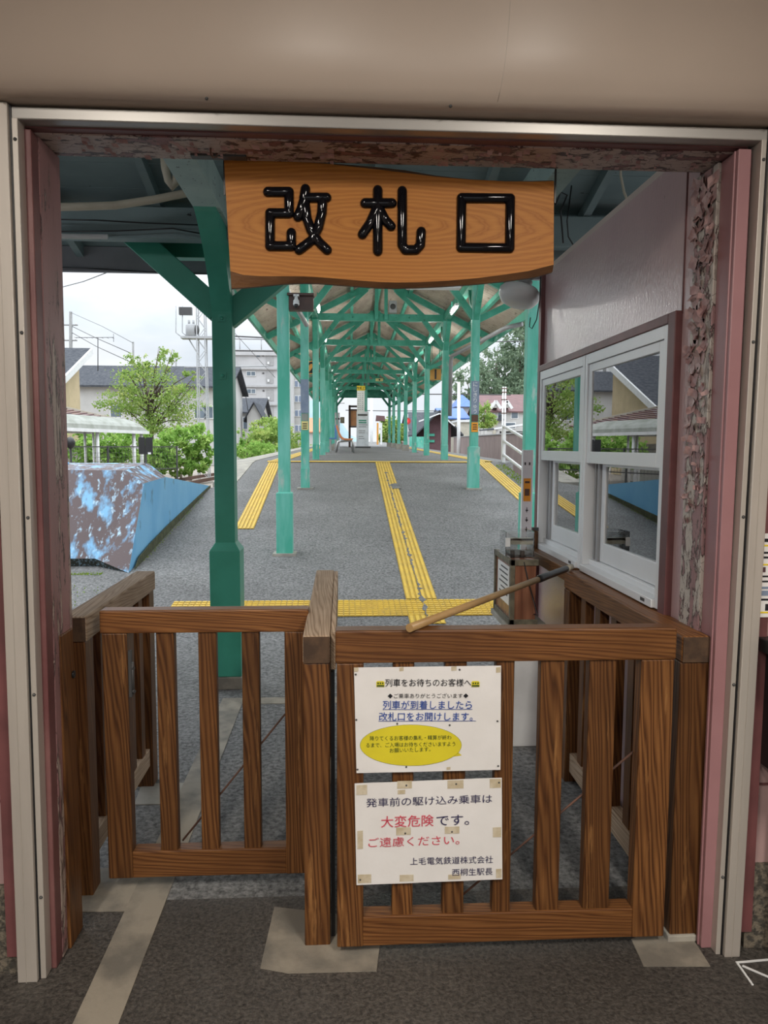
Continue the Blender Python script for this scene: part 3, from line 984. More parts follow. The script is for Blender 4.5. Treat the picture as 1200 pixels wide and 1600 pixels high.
MB().box(-.036, -.020, 2.19, 3.3, .87, .985).build('side_board', WG, rm, bevel=.003)
MB().box(-.036, -.024, 2.20, 2.23, 0, .86).build('gate_stop', DARK, rm)
rr_ = rail('wooden railing under the ticket office window', 1.030, 1.117, 2.125, 3.32, .98, .082, .09, (2.36, 2.54, 2.72, 2.90, 3.08), rl=1)
MB().box(1.02, 1.112, 2.12, 2.215, 0, .022).build('bleached_foot', CONC, rr_, bevel=.003)

# stick resting on the gate and the rail
st = thing('wooden_stick', (.25, 2.2, 1.02), 'pale wooden pole with a black taped grip leaning from the gate to the railing', 'stick')
pA, pB = V((.21, 2.10, 1.026)), V((1.055, 3.30, .998))
d_ = pB - pA
MB().tube([pA - d_ * .02, pA + d_ * .72], .0125, 14).build('pole', BAMBOO, st)
MB().tube([pA + d_ * .70, pA + d_ * .72, pA + d_ * .76, pA + d_ * .95], [.014, .0165, .0155, .015], 14).build('taped_grip', RUBBER, st)
MB().tube([pA + d_ * .95, pA + d_ * 1.0], .0145, 14).build('tip', HOSE, st)

# ------------------------------------------------------------------ notices on the gate
def notice(lab, corners, y=2.1005):
    t_ = thing('paper_notice', at(sum(c[0] for c in corners) / 4, sum(c[1] for c in corners) / 4, y), lab, 'notice')
    A, B_, Cc, D = [at(*c, y) for c in corners]     # tl, tr, br, bl
    b = MB()
    nx, nz = 16, 12
    for j in range(nz + 1):
        for i in range(nx + 1):
            u, v_ = i / nx, j / nz
            p = A.lerp(B_, u).lerp(D.lerp(Cc, u), v_)
            p.y += .0004 * math.sin(u * 17 + v_ * 5) + .0003 * math.sin(v_ * 13 - u * 6)
            b.v.append(tuple(p))
    for j in range(nz):
        for i in range(nx):
            k = j * (nx + 1) + i
            b.f.append((k, k + 1, k + nx + 2, k + nx + 1)); b.s.append(True)
    b.build('sheet', PAPER, t_)
    return t_

def on_sheet(t_, y):
    def put(body, ox, oy, s, x0, x1, yb0, yb1, mat, hgt, nm='lettering', bold=0.0):
        a, c = at(ox + x0 / s, oy + yb0 / s, y), at(ox + x1 / s, oy + yb1 / s, y)
        ux = (c - a)
        wd = ux.length
        ux.normalize()
        uz = V((0, -1, 0)).cross(ux) * -1
        if uz.z < 0: uz = -uz
        k = hgt / s / F_PX * y * 1.0
        return lettering(body, k * 1.08, a, mat, t_, ux, uz, width=wd, name=nm, bold=bold)
    return put

YT = 2.0982
n1 = notice('white paper notice with blue headline and yellow speech bubble pinned to the gate', [(553, 1043), (783, 1040), (782, 1203), (557, 1208)])
put = on_sheet(n1, YT)
a1 = (540, 1030, 4.615)
q1 = lambda x, y, d=YT: at(540 + x / 4.615, 1030 + y / 4.615, d)
put('列車をお待ちのお客様へ', *a1, 285, 905, 192, 191, INK, 58, bold=.003)
put('◆ご乗車ありがとうございます◆', *a1, 303, 885, 279, 277, INK, 36)
put('列車が到着しましたら', *a1, 268, 910, 354, 353, INK_B, 64, bold=.005)
put('改札口をお開けします。', *a1, 240, 915, 438, 437, INK_B, 64, bold=.005)
for x0, x1, yy in ((268, 915, 363), (238, 940, 447)):
    MB().bar(q1(x0, yy), q1(x1, yy - 2), .0006, .0011).build('underline', INK_B, n1)
b = MB()
el = [q1(470 + 366 * math.cos(t), 621 - 148 * math.sin(t), 2.0992) for t in [2 * math.pi * k / 48 for k in range(48)]]
b.prism(el, (0, .0006, 0))
sb_ = b.build('speech_bubble', PAPER_Y, n1)
MB().prism([q1(800, 662, 2.0996), q1(838, 694, 2.0996), q1(765, 704, 2.0996)], (0, .0003, 0)).build('bubble_tail', PAPER_Y, sb_)
MB().tube(el + el[:1], .00035, 5).build('bubble_outline', INK_G, n1)
put('降りてくるお客様の集札・精算が終わ', *a1, 175, 762, 585, 577, INK_G, 36)
put('るまで、ご入場はお待ちくださいますよう', *a1, 147, 790, 634, 624, INK_G, 36)
put('お願いいたします。', *a1, 318, 612, 672, 662, INK_G, 36)
for x in (222, 908):      # little tram pictograms either side of the heading
    ic = MB().prism([q1(x, 165), q1(x + 8, 158), q1(x + 50, 158), q1(x + 58, 165), q1(x + 58, 200), q1(x, 200)], (0, .0006, 0)).build('tram_pictogram', PAPER_Y, n1)
    MB().prism([q1(x + 3, 186, YT - .0003), q1(x + 56, 186, YT - .0003), q1(x + 56, 198, YT - .0003), q1(x + 3, 198, YT - .0003)], (0, .0006, 0)).build('pictogram_skirt', INK_G, ic)
    for k in range(3):
        MB().prism([q1(x + 7 + k * 17, 168, YT - .0003), q1(x + 18 + k * 17, 168, YT - .0003), q1(x + 18 + k * 17, 180, YT - .0003), q1(x + 7 + k * 17, 180, YT - .0003)], (0, .0006, 0)).build('pictogram_window', INK_G, ic)
n2 = notice('white paper notice with red and navy warning text pinned lower on the gate', [(554, 1224), (784, 1215), (785, 1374), (557, 1383)])
put = on_sheet(n2, YT)
a2 = (540, 1200, 4.615)
q2 = lambda x, y, d=YT: at(540 + x / 4.615, 1200 + y / 4.615, d)
put('発車前の駆け込み乗車は', *a2, 148, 1057, 277, 245, INK_N, 68)
put('大変危険', *a2, 255, 635, 423, 411, INK_R, 90, bold=.004)
put('です。', *a2, 655, 890, 412, 403, INK_N, 88, bold=.003)
put('ご遠慮ください。', *a2, 165, 820, 567, 545, INK_R, 76)
put('上毛電気鉄道株式会社', *a2, 465, 1062, 695, 680, INK_N, 58)
put('西桐生駅長', *a2, 768, 1060, 774, 766, INK_N, 58)
def tacks(n_, q, pts):
    for x, y in pts:
        MB().lathe([(.0030, 0), (.0028, .0012), (.0015, .0022), (0, .0024)], q(x, y, 2.0995), (0, -1, 0), 12).build('tack', DKGREY, n_)
def tapes(n_, q, pts):
    for x0, y0, x1, y1 in pts:
        MB().prism([q(x0, y0, 2.0990), q(x1, y0 - 3, 2.0990), q(x1, y1 - 3, 2.0990), q(x0, y1, 2.0990)], (0, .0005, 0)).build('tape', TAPE, n_)
tacks(n1, q1, [(73, 110), (822, 75), (77, 437), (372, 465), (750, 475), (1095, 447), (86, 795), (437, 777), (1100, 770)])
tapes(n1, q1, [(60, 62, 92, 92), (388, 60, 418, 88), (762, 54, 800, 84), (1085, 60, 1118, 98), (728, 780, 756, 800)])
tacks(n2, q2, [(438, 125), (797, 115), (1106, 105), (430, 470), (767, 460), (105, 806)])
tapes(n2, q2, [(78, 125, 155, 195), (372, 95, 478, 150), (375, 160, 430, 190), (735, 90, 850, 150), (1040, 80, 1120, 145), (365, 430, 470, 485), (715, 425, 820, 475), (1062, 430, 1122, 500), (85, 455, 125, 585), (88, 770, 185, 832), (390, 772, 490, 820), (740, 770, 830, 805), (1085, 730, 1125, 795)])

# ------------------------------------------------------------------ ticket office wall and window
b = MB()
X0, X1 = 1.12, 1.24
b.box(X0, X1, 2.325, 4.12, 0, .985).box(X0, X1, 2.325, 4.12, 1.968, 2.505).box(X0, X1, 2.325, 2.458, .985, 1.968).box(X0, X1, 4.085, 4.12, .985, 1.968)
b.box(X1, 3.4, 4.06, 4.12, 0, 2.505)
struct('wall_office', b, PINK_W, 'glossy pink outside wall of the ticket office')
struct('wall_office_back', MB().box(3.3, 3.4, 2.32, 4.12, 0, 2.505), CREAM_I)
struct('ceiling_office', MB().box(1.12, 3.4, 2.325, 4.12, 2.505, 2.53), CREAM_I)
struct('floor_office', MB().box(1.24, 3.4, 2.32, 4.06, -.1, 0), DKGREY)
struct('trim_10', MB().box(1.116, 1.121, 2.403, 2.409, 1.99, 2.5), TRIM_R, 'dark joint between two pink wall sheets')
b = MB().box(1.098, 1.125, 4.085, 4.13, 0, 2.5)
struct('trim_11', b, TRIM_R, 'dark red corner board of the ticket office')
wf = MB().box(1.095, 1.125, 2.405, 2.46, .95, 2.0).box(1.095, 1.125, 2.46, 4.085, 1.967, 2.0)
struct('trim_12', wf, TRIM_R, 'dark red casing around the office window', bevel=.003)
struct('trim_13', MB().box(1.04, 1.125, 3.34, 4.09, .925, .985), WY, 'brown wooden ledge under the far half of the office window', bevel=.004)

def sash_window(name, lab, y0, y1):
    z0, z1 = .985, 1.966
    wn = thing(name, (1.15, (y0 + y1) / 2, z0), lab, 'window', 'ticket office windows')
    wn['kind'] = 'structure'
    b = MB()
    xa, xb = 1.100, 1.215
    b.box(xa, xb, y0, y0 + .034, z0, z1).box(xa, xb, y1 - .03, y1, z0, z1).box(xa, xb, y0 + .034, y1 - .03, z1 - .045, z1)
    b.box(xa - .012, xb, y0 + .034, y1 - .03, z0, z0 + .03).box(xa + .03, xb, y0 + .034, y1 - .03, z0 + .03, z0 + .055)
    b.build('frame', ALU_W, wn, bevel=.002)
    a, c = y0 + .036, y1 - .032
    b = MB()
    xs, xe, zb, zt = 1.106, 1.130, 1.478, z1 - .047
    b.box(xs, xe, a, a + .045, zb, zt).box(xs, xe, c - .04, c, zb, zt).box(xs, xe, a + .045, c - .04, zb, zb + .052).box(xs, xe, a + .045, c - .04, zt - .035, zt)
    up = b.build('upper_sash', ALU_W, wn, bevel=.002)
    MB().prism([(1.121, a + .043, zb + .05), (1.121, a + .043, zt - .033), (1.121 - .0095, c - .038, zt - .033), (1.121 - .0095, c - .038, zb + .05)], (.003, 0, 0)).build('pane', GLASS, up)
    b = MB()
    xs, xe, zb, zt = 1.150, 1.175, z0 + .057, 1.50
    c2 = c - .085
    b.box(xs, xe, a, a + .045, zb, zt).box(xs, xe, c2 - .04, c2, zb, zt).box(xs, xe, a + .045, c2 - .04, zb, zb + .085).box(xs, xe, a + .045, c2 - .04, zt - .035, zt)
    lo = b.build('lower_sash', ALU_W, wn, bevel=.002)
    MB().prism([(1.166, a + .043, zb + .083), (1.166, a + .043, zt - .033), (1.166 - .0085, c2 - .038, zt - .033), (1.166 - .0085, c2 - .038, zb + .083)], (.003, 0, 0)).build('pane', GLASS, lo)
    MB().box(1.14, 1.21, c2 + .004, c2 + .03, z0 + .057, 1.48).box(1.14, 1.2, c2 + .05, c2 + .062, z0 + .057, 1.48).build('jamb_channel', GREYP, wn)
    MB().box(xa - .0135, xa - .012, y0 + .09, y0 + .125, z0 + .010, z0 + .022).build('maker_plate', DKGREY, wn)
sash_window('window_1', 'nearer aluminium sash window of the ticket office', 2.462, 3.312)
sash_window('window_2', 'farther aluminium sash window of the ticket office', 3.318, 4.082)

# things inside the office
t = thing('office_desk', (1.75, 3.2, 0), 'dark office desk under the ticket window', 'desk')
MB().box(1.32, 2.1, 2.4, 4.0, .93, .96).build('desk_top', M('grey_desk_top', (.2, .2, .19), rough=.4), t)
for y in (2.42, 3.95):
    MB().box(1.34, 2.08, y, y + .03, 0, .93).build('side_panel', GREYP, t)
t = thing('monitor', (1.5, 2.62, .96), 'beige monitor seen from behind on the office desk', 'monitor')
MB().box(1.36, 1.42, 2.46, 2.80, 1.02, 1.25).build('casing', BEIGE, t, bevel=.008)
MB().box(1.37, 1.41, 2.6, 2.66, .96, 1.02).build('stand', BEIGE, t)
tag(MB().box(1.45, 1.62, 2.95, 3.2, .96, .975).build('paper_stack', PAPER, bevel=.001), 'stack of white paper on the office desk', 'paper')
t = thing('wooden_tray', (1.6, 3.35, .96), 'small wooden tray on the office desk', 'tray')
for a in ((1.45, 1.75, 3.3, 3.31), (1.45, 1.75, 3.44, 3.45), (1.45, 1.46, 3.31, 3.44), (1.74, 1.75, 3.31, 3.44)):
    MB().box(*a, .965, 1.05).build('side', BAMBOO, t)
MB().box(1.45, 1.75, 3.3, 3.45, .96, .966).build('bottom', BAMBOO, t)
t = thing('hanging_curtain', (1.3, 3.2, 1.5), 'brown curtain drawn aside inside the nearer office window', 'curtain')
b = MB()
pts = [(1.30 + .02 * math.sin(k * 1.3), 3.02 + k * .018) for k in range(13)]
for (xa, ya), (xb, yb) in zip(pts, pts[1:]): b.quad((xa, ya, 1.0), (xb, yb, 1.0), (xb, yb, 1.93), (xa, ya, 1.93))
b.build('cloth', M('brown_curtain_cloth', (.16, .12, .08), (.11, .08, .05), 20, rough=.9, stretch=(1, 1, .05)), t)

# ------------------------------------------------------------------ ticket box on its pedestal
t = thing('ticket_box', (.91, 3.8, .64), 'old wooden ticket box with olive metal edges on a white pedestal', 'ticket box')
MB().box(.852, .975, 3.605, 3.99, .655, .985).build('body', W_BOX, t, bevel=.004)
b = MB()
for z in (.65, .955):
    b.box(.842, .985, 3.598, 3.612, z, z + .03).box(.842, .856, 3.612, 4.0, z, z + .03)
b.box(.842, .866, 3.598, 3.622, .65, .985).box(.842, .856, 3.975, 4.0, .65, .985)
b.build('metal_edges', OLIVE, t, bevel=.002)
pl = MB().box(.8495, .852, 3.66, 3.93, .74, .94).build('paper_label', PAPER, t)
b = MB()
for k in range(6): b.box(.8488, .8495, 3.69, 3.69 + (.2 if k % 2 else .16), .915 - k * .027, .923 - k * .027)
b.build('printed_lines', INK, pl)
MB().tube([(.91, 3.60, .975), (.935, 3.596, .87), (.985, 3.592, .70), (.965, 3.594, .71)], .003, 8).build('hanging_wire', RUBBER, t)
MB().box(.87, .99, 3.7, 3.9, .985, .995).build('lid_plate', DKGREY, t)
b = MB().box(.875, 1.03, 3.635, 3.98, 0, .62)
t = thing('pedestal', (.95, 3.8, 0), 'white concrete pedestal under the ticket box', 'pedestal')
b.build('block', WHITEP, t, bevel=.006)
MB().box(.83, 1.04, 3.6, 4.01, .62, .65).build('top_plate', CONC, t, bevel=.004)
t = thing('acrylic_box', (.9, 3.72, .995), 'clear acrylic collection box on top of the ticket box', 'acrylic box')
b = MB()
for a in ((.828, .975, 3.655, 3.658), (.828, .975, 3.797, 3.80), (.828, .831, 3.658, 3.797), (.972, .975, 3.658, 3.797)): b.box(*a, .996, 1.12)
b.build('walls', ACRY, t)
MB().box(.835, .97, 3.66, 3.70, 1.075, 1.085).box(.835, .97, 3.66, 3.664, 1.055, 1.085).build('slot_tray', BEIGE, t)
MB().box(.826, .85, 3.650, 3.656, 1.045, 1.09).build('label', WHITEP, t)
for x in (.87, .92): MB().lathe([(.012, 0), (.012, .035), (.008, .036)], (x, 3.68, .985), seg=12).build('screw_post', DKGREY, t)
t = thing('wooden_tag', (1.075, 4.06, .95), 'brown wooden block hung at the corner of the office window', 'wooden block')
MB().box(1.055, 1.092, 4.0, 4.08, .955, 1.085).build('block', WZ, t, bevel=.012)
MB().box(1.062, 1.098, 4.03, 4.05, 1.08, 1.10).build('hanger', DKGREY, t)

# white notice post
t = thing('notice_post', (1.33, 5.2, 0), 'slim white notice post with an orange sticker behind the ticket box', 'notice post')
MB().box(1.29, 1.366, 5.2, 5.24, 0, 1.528).build('post', WHITEP, t, bevel=.003)
MB().box(1.30, 1.352, 5.1985, 5.2, 1.16, 1.325).build('orange_sticker', ORANGE_B, t)
b = MB()
for z in (1.42,): b.box(1.303, 1.313, 5.198, 5.2, z, z + .02).box(1.335, 1.345, 5.198, 5.2, z, z + .02)
for k in range(4): b.box(1.318, 1.336, 5.198, 5.2, 1.09 - k * .07, 1.098 - k * .07).box(1.324, 1.329, 5.198, 5.2, 1.08 - k * .07, 1.115 - k * .07)
b.build('printed_marks', INK, t)
MB().box(1.308, 1.343, 5.1978, 5.1985, 1.29, 1.305).box(1.308, 1.343, 5.1978, 5.1985, 1.2, 1.25).build('sticker_marks', RUST, t)

# lamp on the corner of the office
t = thing('dome_lamp', (1.0, 4.2, 2.4), 'large frosted dome lamp on the corner of the ticket office', 'lamp')
MB().lathe([(.012, 0), (.06, .004), (.095, .02), (.115, .05), (.118, .085), (.10, .105), (.075, .112)], (.985, 4.2, 2.345), (.28, .1, 1), 28).build('dome', LAMPW, t)
MB().lathe([(.04, 0), (.042, .03), (.02, .045)], (1.03, 4.21, 2.46), (.28, .1, 1), 20).build('socket', PLATE, t)
MB().tube([(1.04, 4.2, 2.49), (1.11, 4.2, 2.52), (1.13, 4.15, 2.52)], .012, 8).build('arm', PLATE, t)
MB().tube([(1.088, 4.07, 2.48), (1.085, 4.07, 2.36), (1.07, 4.07, 2.25), (1.045, 4.07, 2.2), (1.03, 4.07, 2.21), (1.035, 4.07, 2.26)], .003, 6).build('cable', RUBBER, t)

struct('wall_attic_shade', MB().box(1.3, 4.5, 4.62, 4.66, 2.53, 3.02), GREY_T, 'boards added to shade the eave above the ticket office')  # added wall that keeps sky light off the eave over the office
# posters on the wall right of the door
def poster(name, lab, x0, x1, z0, z1, m, marks):
    t = thing(name, ((x0 + x1) / 2, 2.072, z0), lab, 'poster', 'posters on the right wall')
    MB().box(x0, x1, 2.0715, 2.0735, z0, z1).build('sheet', m, t)
    for nm, mm, bx in marks:
        b = MB()
        for a in bx: b.box(a[0], a[1], 2.0705, 2.0715, a[2], a[3])
        b.build(nm, mm, t)
    return t
rows = [(1.244, 1.36, 1.655 + k * .019, 1.662 + k * .019) for k in range(14)]
poster('wall_poster', 'tall white poster with red and black lines on the right wall', 1.226, 1.52, 1.62, 1.96, PAPER, [('black_lines', INK, [r for k, r in enumerate(rows) if k % 4 != 2]), ('red_lines', INK_R, [r for k, r in enumerate(rows) if k % 4 == 2])])
poster('wall_poster', 'white poster with yellow bordered boxes and small drawings on the right wall', 1.216, 1.5, 1.05, 1.30, PAPER,
       [('yellow_borders', YEL_S, [(1.22, 1.50, 1.262, 1.267), (1.22, 1.50, 1.205, 1.21), (1.22, 1.50, 1.062, 1.067), (1.22, 1.225, 1.205, 1.267), (1.29, 1.295, 1.062, 1.13)]),
        ('teal_bars', SLATE, [(1.22, 1.50, 1.135, 1.142), (1.225, 1.26, 1.115, 1.13)]), ('purple_tag', PURPLE, [(1.222, 1.245, 1.185, 1.2)]),
        ('text_lines', INK, [(1.232, 1.45, 1.275, 1.285), (1.232, 1.27, 1.24, 1.246), (1.232, 1.275, 1.226, 1.232), (1.232, 1.40, 1.17, 1.175), (1.232, 1.42, 1.155, 1.16), (1.23, 1.28, 1.1, 1.106), (1.25, 1.265, 1.07, 1.09)])])
t = thing('dark_table', (1.55, 2.0, 0), 'black table end standing against the right wall', 'table')
MB().box(1.235, 1.9, 1.86, 2.085, .95, .99).build('table_top', DARK, t, bevel=.004)
MB().box(1.262, 1.88, 1.90, 2.08, .60, .95).build('apron', DARK, t)
for x in (1.30, 1.85): MB().box(x, x + .04, 1.92, 1.96, 0, .6).build('leg', DARK, t)

# ------------------------------------------------------------------ station eave between hall and platform canopy
b = MB()
ny = 13
for k in range(ny):
    ya, yb = 2.33 + k * .214, 2.33 + (k + 1) * .214 - .004
    za, zb = 3.66 - (ya - 2.33) * .295, 3.66 - (yb - 2.33) * .295
    b.prism([(-5, ya, za), (4.5, ya, za), (4.5, yb, zb), (-5, yb, zb)], (0, 0, .02))
struct('ceiling_eave', b, GREY_T, 'dark grey green boards under the station eave')
for k, x in enumerate((-3.0, -2.36, -1.72, -1.085, -.45, .2, .84, 1.48, 2.1, 2.75, 3.4)):
    r = MB().bar((x, 2.34, 3.62), (x, 5.08, 2.812), .045, .07).build('eave_rafter', GREY_T)
    nm = ['first', 'second', 'third', 'fourth', 'fifth', 'sixth', 'seventh', 'eighth', 'ninth', 'tenth', 'eleventh'][k]
    tag(r, 'grey green eave rafter, the %s counted from the street side on the left' % nm, 'rafter', 'eave rafters')
tag(MB().box(-5, 4.5, 4.50, 4.60, 2.76, 2.94).build('eave_beam', GREY_T, bevel=.006), 'heavy grey green beam across the passage under the eave', 'beam')
tag(MB().box(-5, 4.5, 5.06, 5.10, 2.69, 2.85).build('fascia_board', M('mauve_grey_paint', (.24, .25, .27), (.2, .205, .225), 3, rough=.6)), 'mauve grey fascia board at the edge of the station eave', 'fascia board')
tag(MB().box(-1.16, 2.2, 4.77, 4.86, 2.72, 2.88).build('tie_beam', GREEN, bevel=.005), 'green tie beam joining the braces of the near post', 'beam')
tag(MB().box(-.805, -.655, 2.33, 4.58, 2.83, 3.0).build('cross_beam', GREY_P, bevel=.005), 'pale green beam running from the hall to the near post', 'beam')
tag(MB().box(.985, 1.105, 2.33, 4.50, 2.83, 3.0).build('cross_beam', GREY_P, bevel=.005), 'pale flaking beam above the ticket office corner', 'beam')
tag(MB().tube([(-3.2, 4.47, 2.74), (-1.36, 4.47, 2.755)], .014, 10).build('white_conduit', WHITEP), 'straight white conduit under the eave beam', 'conduit')
tag(MB().tube([at(60, 324, 4.3), at(120, 323, 4.3), at(180, 321, 4.3), at(240, 312, 4.3), at(300, 300, 4.3), at(340, 296, 4.3)], .022, 12).build('beige_hose', HOSE), 'sagging beige hose under the eave', 'hose')
t = thing('insulator_ring', at(266, 275, 4.0), 'beige curved conduit elbow under the eave boards', 'conduit elbow')
MB().tube([at(256, 240, 4.0), at(258, 262, 4.0), at(263, 282, 4.0), at(270, 292, 4.0), at(275, 285, 4.0), at(276, 272, 4.0)], .021, 12).build('elbow', HOSE, t)
for k, (pp, lab) in enumerate([
    ([at(90, 343, 4.46), at(150, 344, 4.46), at(220, 348, 4.46), at(320, 352, 4.46)], 'upper thin black cable stapled along the eave beam'),
    ([at(90, 362, 4.46), at(180, 361, 4.46), at(270, 357, 4.46), at(320, 366, 4.46)], 'lower thin black cable stapled along the eave beam'),
    ([at(95, 418, 5.04), at(150, 420, 5.04), at(230, 425, 5.04), at(325, 428, 5.04)], 'black cable hanging under the fascia board')]):
    tag(MB().tube(pp, .004, 6).build('black_cable', RUBBER), lab, 'cable')
tag(MB().tube([at(968, 225, 3.9) + V((0, 0, .12)), at(969, 250, 3.9), at(970, 275, 3.9), at(975, 300, 3.9), at(985, 325, 3.9), at(990, 345, 3.9)], .007, 8).build('pale_cable', HOSE), 'pale cable hanging above the ticket office wall', 'cable')
tag(MB().tube([at(880, 380, 4.3), at(876, 330, 4.3), at(886, 305, 4.3), at(876, 300, 4.3), at(868, 320, 4.3)], .005, 6).build('black_cable', RUBBER), 'looped black cable beside the signboard end', 'cable')
tag(MB().tube([at(893, 290, 4.3), at(886, 345, 4.3), at(888, 370, 4.3), at(900, 390, 4.3)], .004, 6).build('black_cable', RUBBER), 'second black cable behind the signboard end', 'cable')

# near green post
def post_parts(t, x, y, z0, z1, wu, ws, hs, mu, ms, sh=.015):
    b = MB().box(x - wu / 2, x + wu / 2, y - wu / 2, y + wu / 2, z0 + hs - .01, z1)
    b.build('shaft', mu, t, bevel=.006)
    h = ws / 2
    b = MB().box(x - h, x + h, y - h, y + h, z0, z0 + hs - sh)
    zt, zb, k = z0 + hs, z0 + hs - sh, wu / 2
    b.add([(x - h, y - h, zb), (x + h, y - h, zb), (x + h, y + h, zb), (x - h, y + h, zb), (x - k, y - k, zt), (x + k, y - k, zt), (x + k, y + k, zt), (x - k, y + k, zt)],
          [(0, 1, 5, 4), (1, 2, 6, 5), (2, 3, 7, 6), (3, 0, 4, 7)])
    b.build('sleeve', ms, t, bevel=.004)

xp, yp = -.74, 4.71
t = thing('braced_post', (xp, yp, 0), 'dark green braced post standing just beyond the left gate', 'post')
post_parts(t, xp, yp, .08, 2.84, .125, .19, .86, GREEN, GREEN, .05)
MB().box(xp - .12, xp + .10, yp - .11, yp + .11, 0, .08).build('footing', CONC_D, t, bevel=.005)
pl_ = at(190, 372, 4.65); pr_ = at(330, 478, 4.65)
MB().bar((-1.36, 4.715, 2.905), (-.77, 4.715, 2.38), .09, .145).build('brace', GREEN, t, bevel=.005)
MB().bar((-.72, 4.715, 2.34), (-.14, 4.715, 2.815), .09, .145).build('brace', GREEN, t, bevel=.005)
b = MB()
arc = []
for k in range(9):
    u = k / 8
    arc.append((4.66 - .62 * u ** 1.6, 2.28 + .58 * (1 - (1 - u) ** 1.25)))
back = [(y + .12, min(z + .16, 2.86)) for y, z in arc][::-1]
for k in range(8):
    (ya, za), (yb, zb) = arc[k], arc[k + 1]
    (yc, zc), (yd, zd) = back[8 - k - 1], back[8 - k]
    b.prism([(xp - .06, ya, za), (xp - .06, yb, zb), (xp - .06, yc, zc), (xp - .06, yd, zd)], (.12, 0, 0))
b.build('curved_brace', GREEN, t)
for z in (1.98, 2.33, 2.62):
    b = MB().box(xp - .022, xp + .022, yp - .068, yp - .062, z - .022, z + .022)
    b.lathe([(.012, 0), (.011, .006), (0, .007)], (xp, yp - .068, z), (0, -1, 0), 10)
    b.build('bolt', GREEN, t)

# ------------------------------------------------------------------ platform canopy
HALF, ZT, ZR, ZE, HE = 1.39, 4.35, 5.08, 3.82, 2.42
ORD = ['first', 'second', 'third', 'fourth', 'fifth', 'sixth', 'seventh', 'eighth', 'ninth', 'tenth']
bays = [8.3 + 3.8 * k for k in range(9)]
roof_z = lambda d: ZR - abs(d) * (ZR - ZE) / HE

# roof sheets
for s, nm in ((-1, 'left'), (1, 'right')):
    b = MB()
    y0, y1, st_ = 5.2, 40.5, .035
    n = int((y1 - y0) / st_)
    for k in range(n + 1):
        y = y0 + k * st_
        dz = .022 * math.cos(k * math.pi / 2)
        for d in (0, HE + .06):
            b.v.append((cx(y) + s * d, y, roof_z(d) + .13 + dz))
    for k in range(n):
        b.f.append((2 * k, 2 * k + 1, 2 * k + 3, 2 * k + 2)); b.s.append(True)
    o = b.build('roof_sheet', ROOFU)
    tag(o, 'brown corrugated roof sheet over the %s half of the platform' % nm, 'roof sheet', 'canopy roof sheets')
    t = thing('eave_gutter', (cx(20) + s * HE, 20, ZE), 'green eave board with gutter along the %s side of the canopy' % nm, 'gutter', 'canopy eaves')
    pa, pb = V((cx(5.2) + s * (HE + .02), 5.2, ZE + .05)), V((cx(40.5) + s * (HE + .02), 40.5, ZE + .05))
    MB().bar(pa, pb, .04, .16).build('eave_board', GREEN_T, t)
    MB().tube([pa + V((s * .07, 0, .03)), pb + V((s * .07, 0, .03))], .045, 10).build('gutter', GREY_PIPE, t)
    for d in (.62, 1.9):
        pa, pb = V((cx(5.2) + s * d, 5.2, roof_z(d) + .06)), V((cx(40.5) + s * d, 40.5, roof_z(d) + .06))
        tag(MB().bar(pa, pb, .07, .09).build('purlin', GREEN_T), 'green purlin along the %s roof slope %s' % (nm, 'near the ridge' if d < 1 else 'near the eave'), 'purlin', 'canopy purlins')
    pa, pb = V((cx(5.2) + s * HALF, 5.2, ZT - .06)), V((cx(40.5) + s * HALF, 40.5, ZT - .06))
    tag(MB().bar(pa, pb, .12, .14).build('wall_plate', GREEN_T), 'long green beam over the %s row of canopy columns' % nm, 'beam', 'canopy plates')
tag(MB().bar((cx(5.2), 5.2, ZR + .05), (cx(40.5), 40.5, ZR + .05), .08, .12).build('ridge_beam', GREEN_T), 'green ridge beam along the top of the canopy', 'beam')

def truss(y):
    c = cx(y)
    t = thing('roof_truss', (c, y, ZT), 'x', 'truss', 'green trusses of the platform canopy')
    MB().box(c - HALF - .1, c + HALF + .1, y - .055, y + .055, 4.20, 4.345).build('tie_beam', GREEN_T, t)
    for s in (-1, 1):
        MB().bar((c, y, ZR - .02), (c + s * HE, y, ZE + .02), .09, .12).build('rafter', GREEN_T, t)
        MB().bar((c + s * .10, y - .07, 4.22), (c + s * .10, y - .07, ZR), .07, .10, (0, 1, 0)).build('king_post', GREEN_T, t)
        MB().bar((c + s * .92, y, 4.30), (c + s * .30, y, 4.86), .07, .09).build('strut', GREEN_T, t)
        MB().bar((c + s * (HALF - .01), y, 3.62), (c + s * (HALF - .47), y, 4.22), .09, .10).build('knee_brace', GREEN_T, t)
        MB().bar((c + s * (HALF + .02), y, 3.60), (c + s * (HALF + .74), y, roof_z(HALF + .74) - .02), .09, .10).build('outer_brace', GREEN_T, t)
        for x in (.1, .6, 1.1):
            MB().lathe([(.02, 0), (.018, .012), (0, .014)], (c + s * x, y - .056, 4.27), (0, -1, 0), 8).build('bolt', GREEN_T, t)
    return t
tr0 = truss(bays[0])
for k, y in enumerate(bays):
    o = tr0 if k == 0 else copy_tree(tr0)
    o.location = (cx(y), y, ZT)
    o['label'] = 'green roof truss over the %s pair of canopy columns from the gates' % ORD[k]

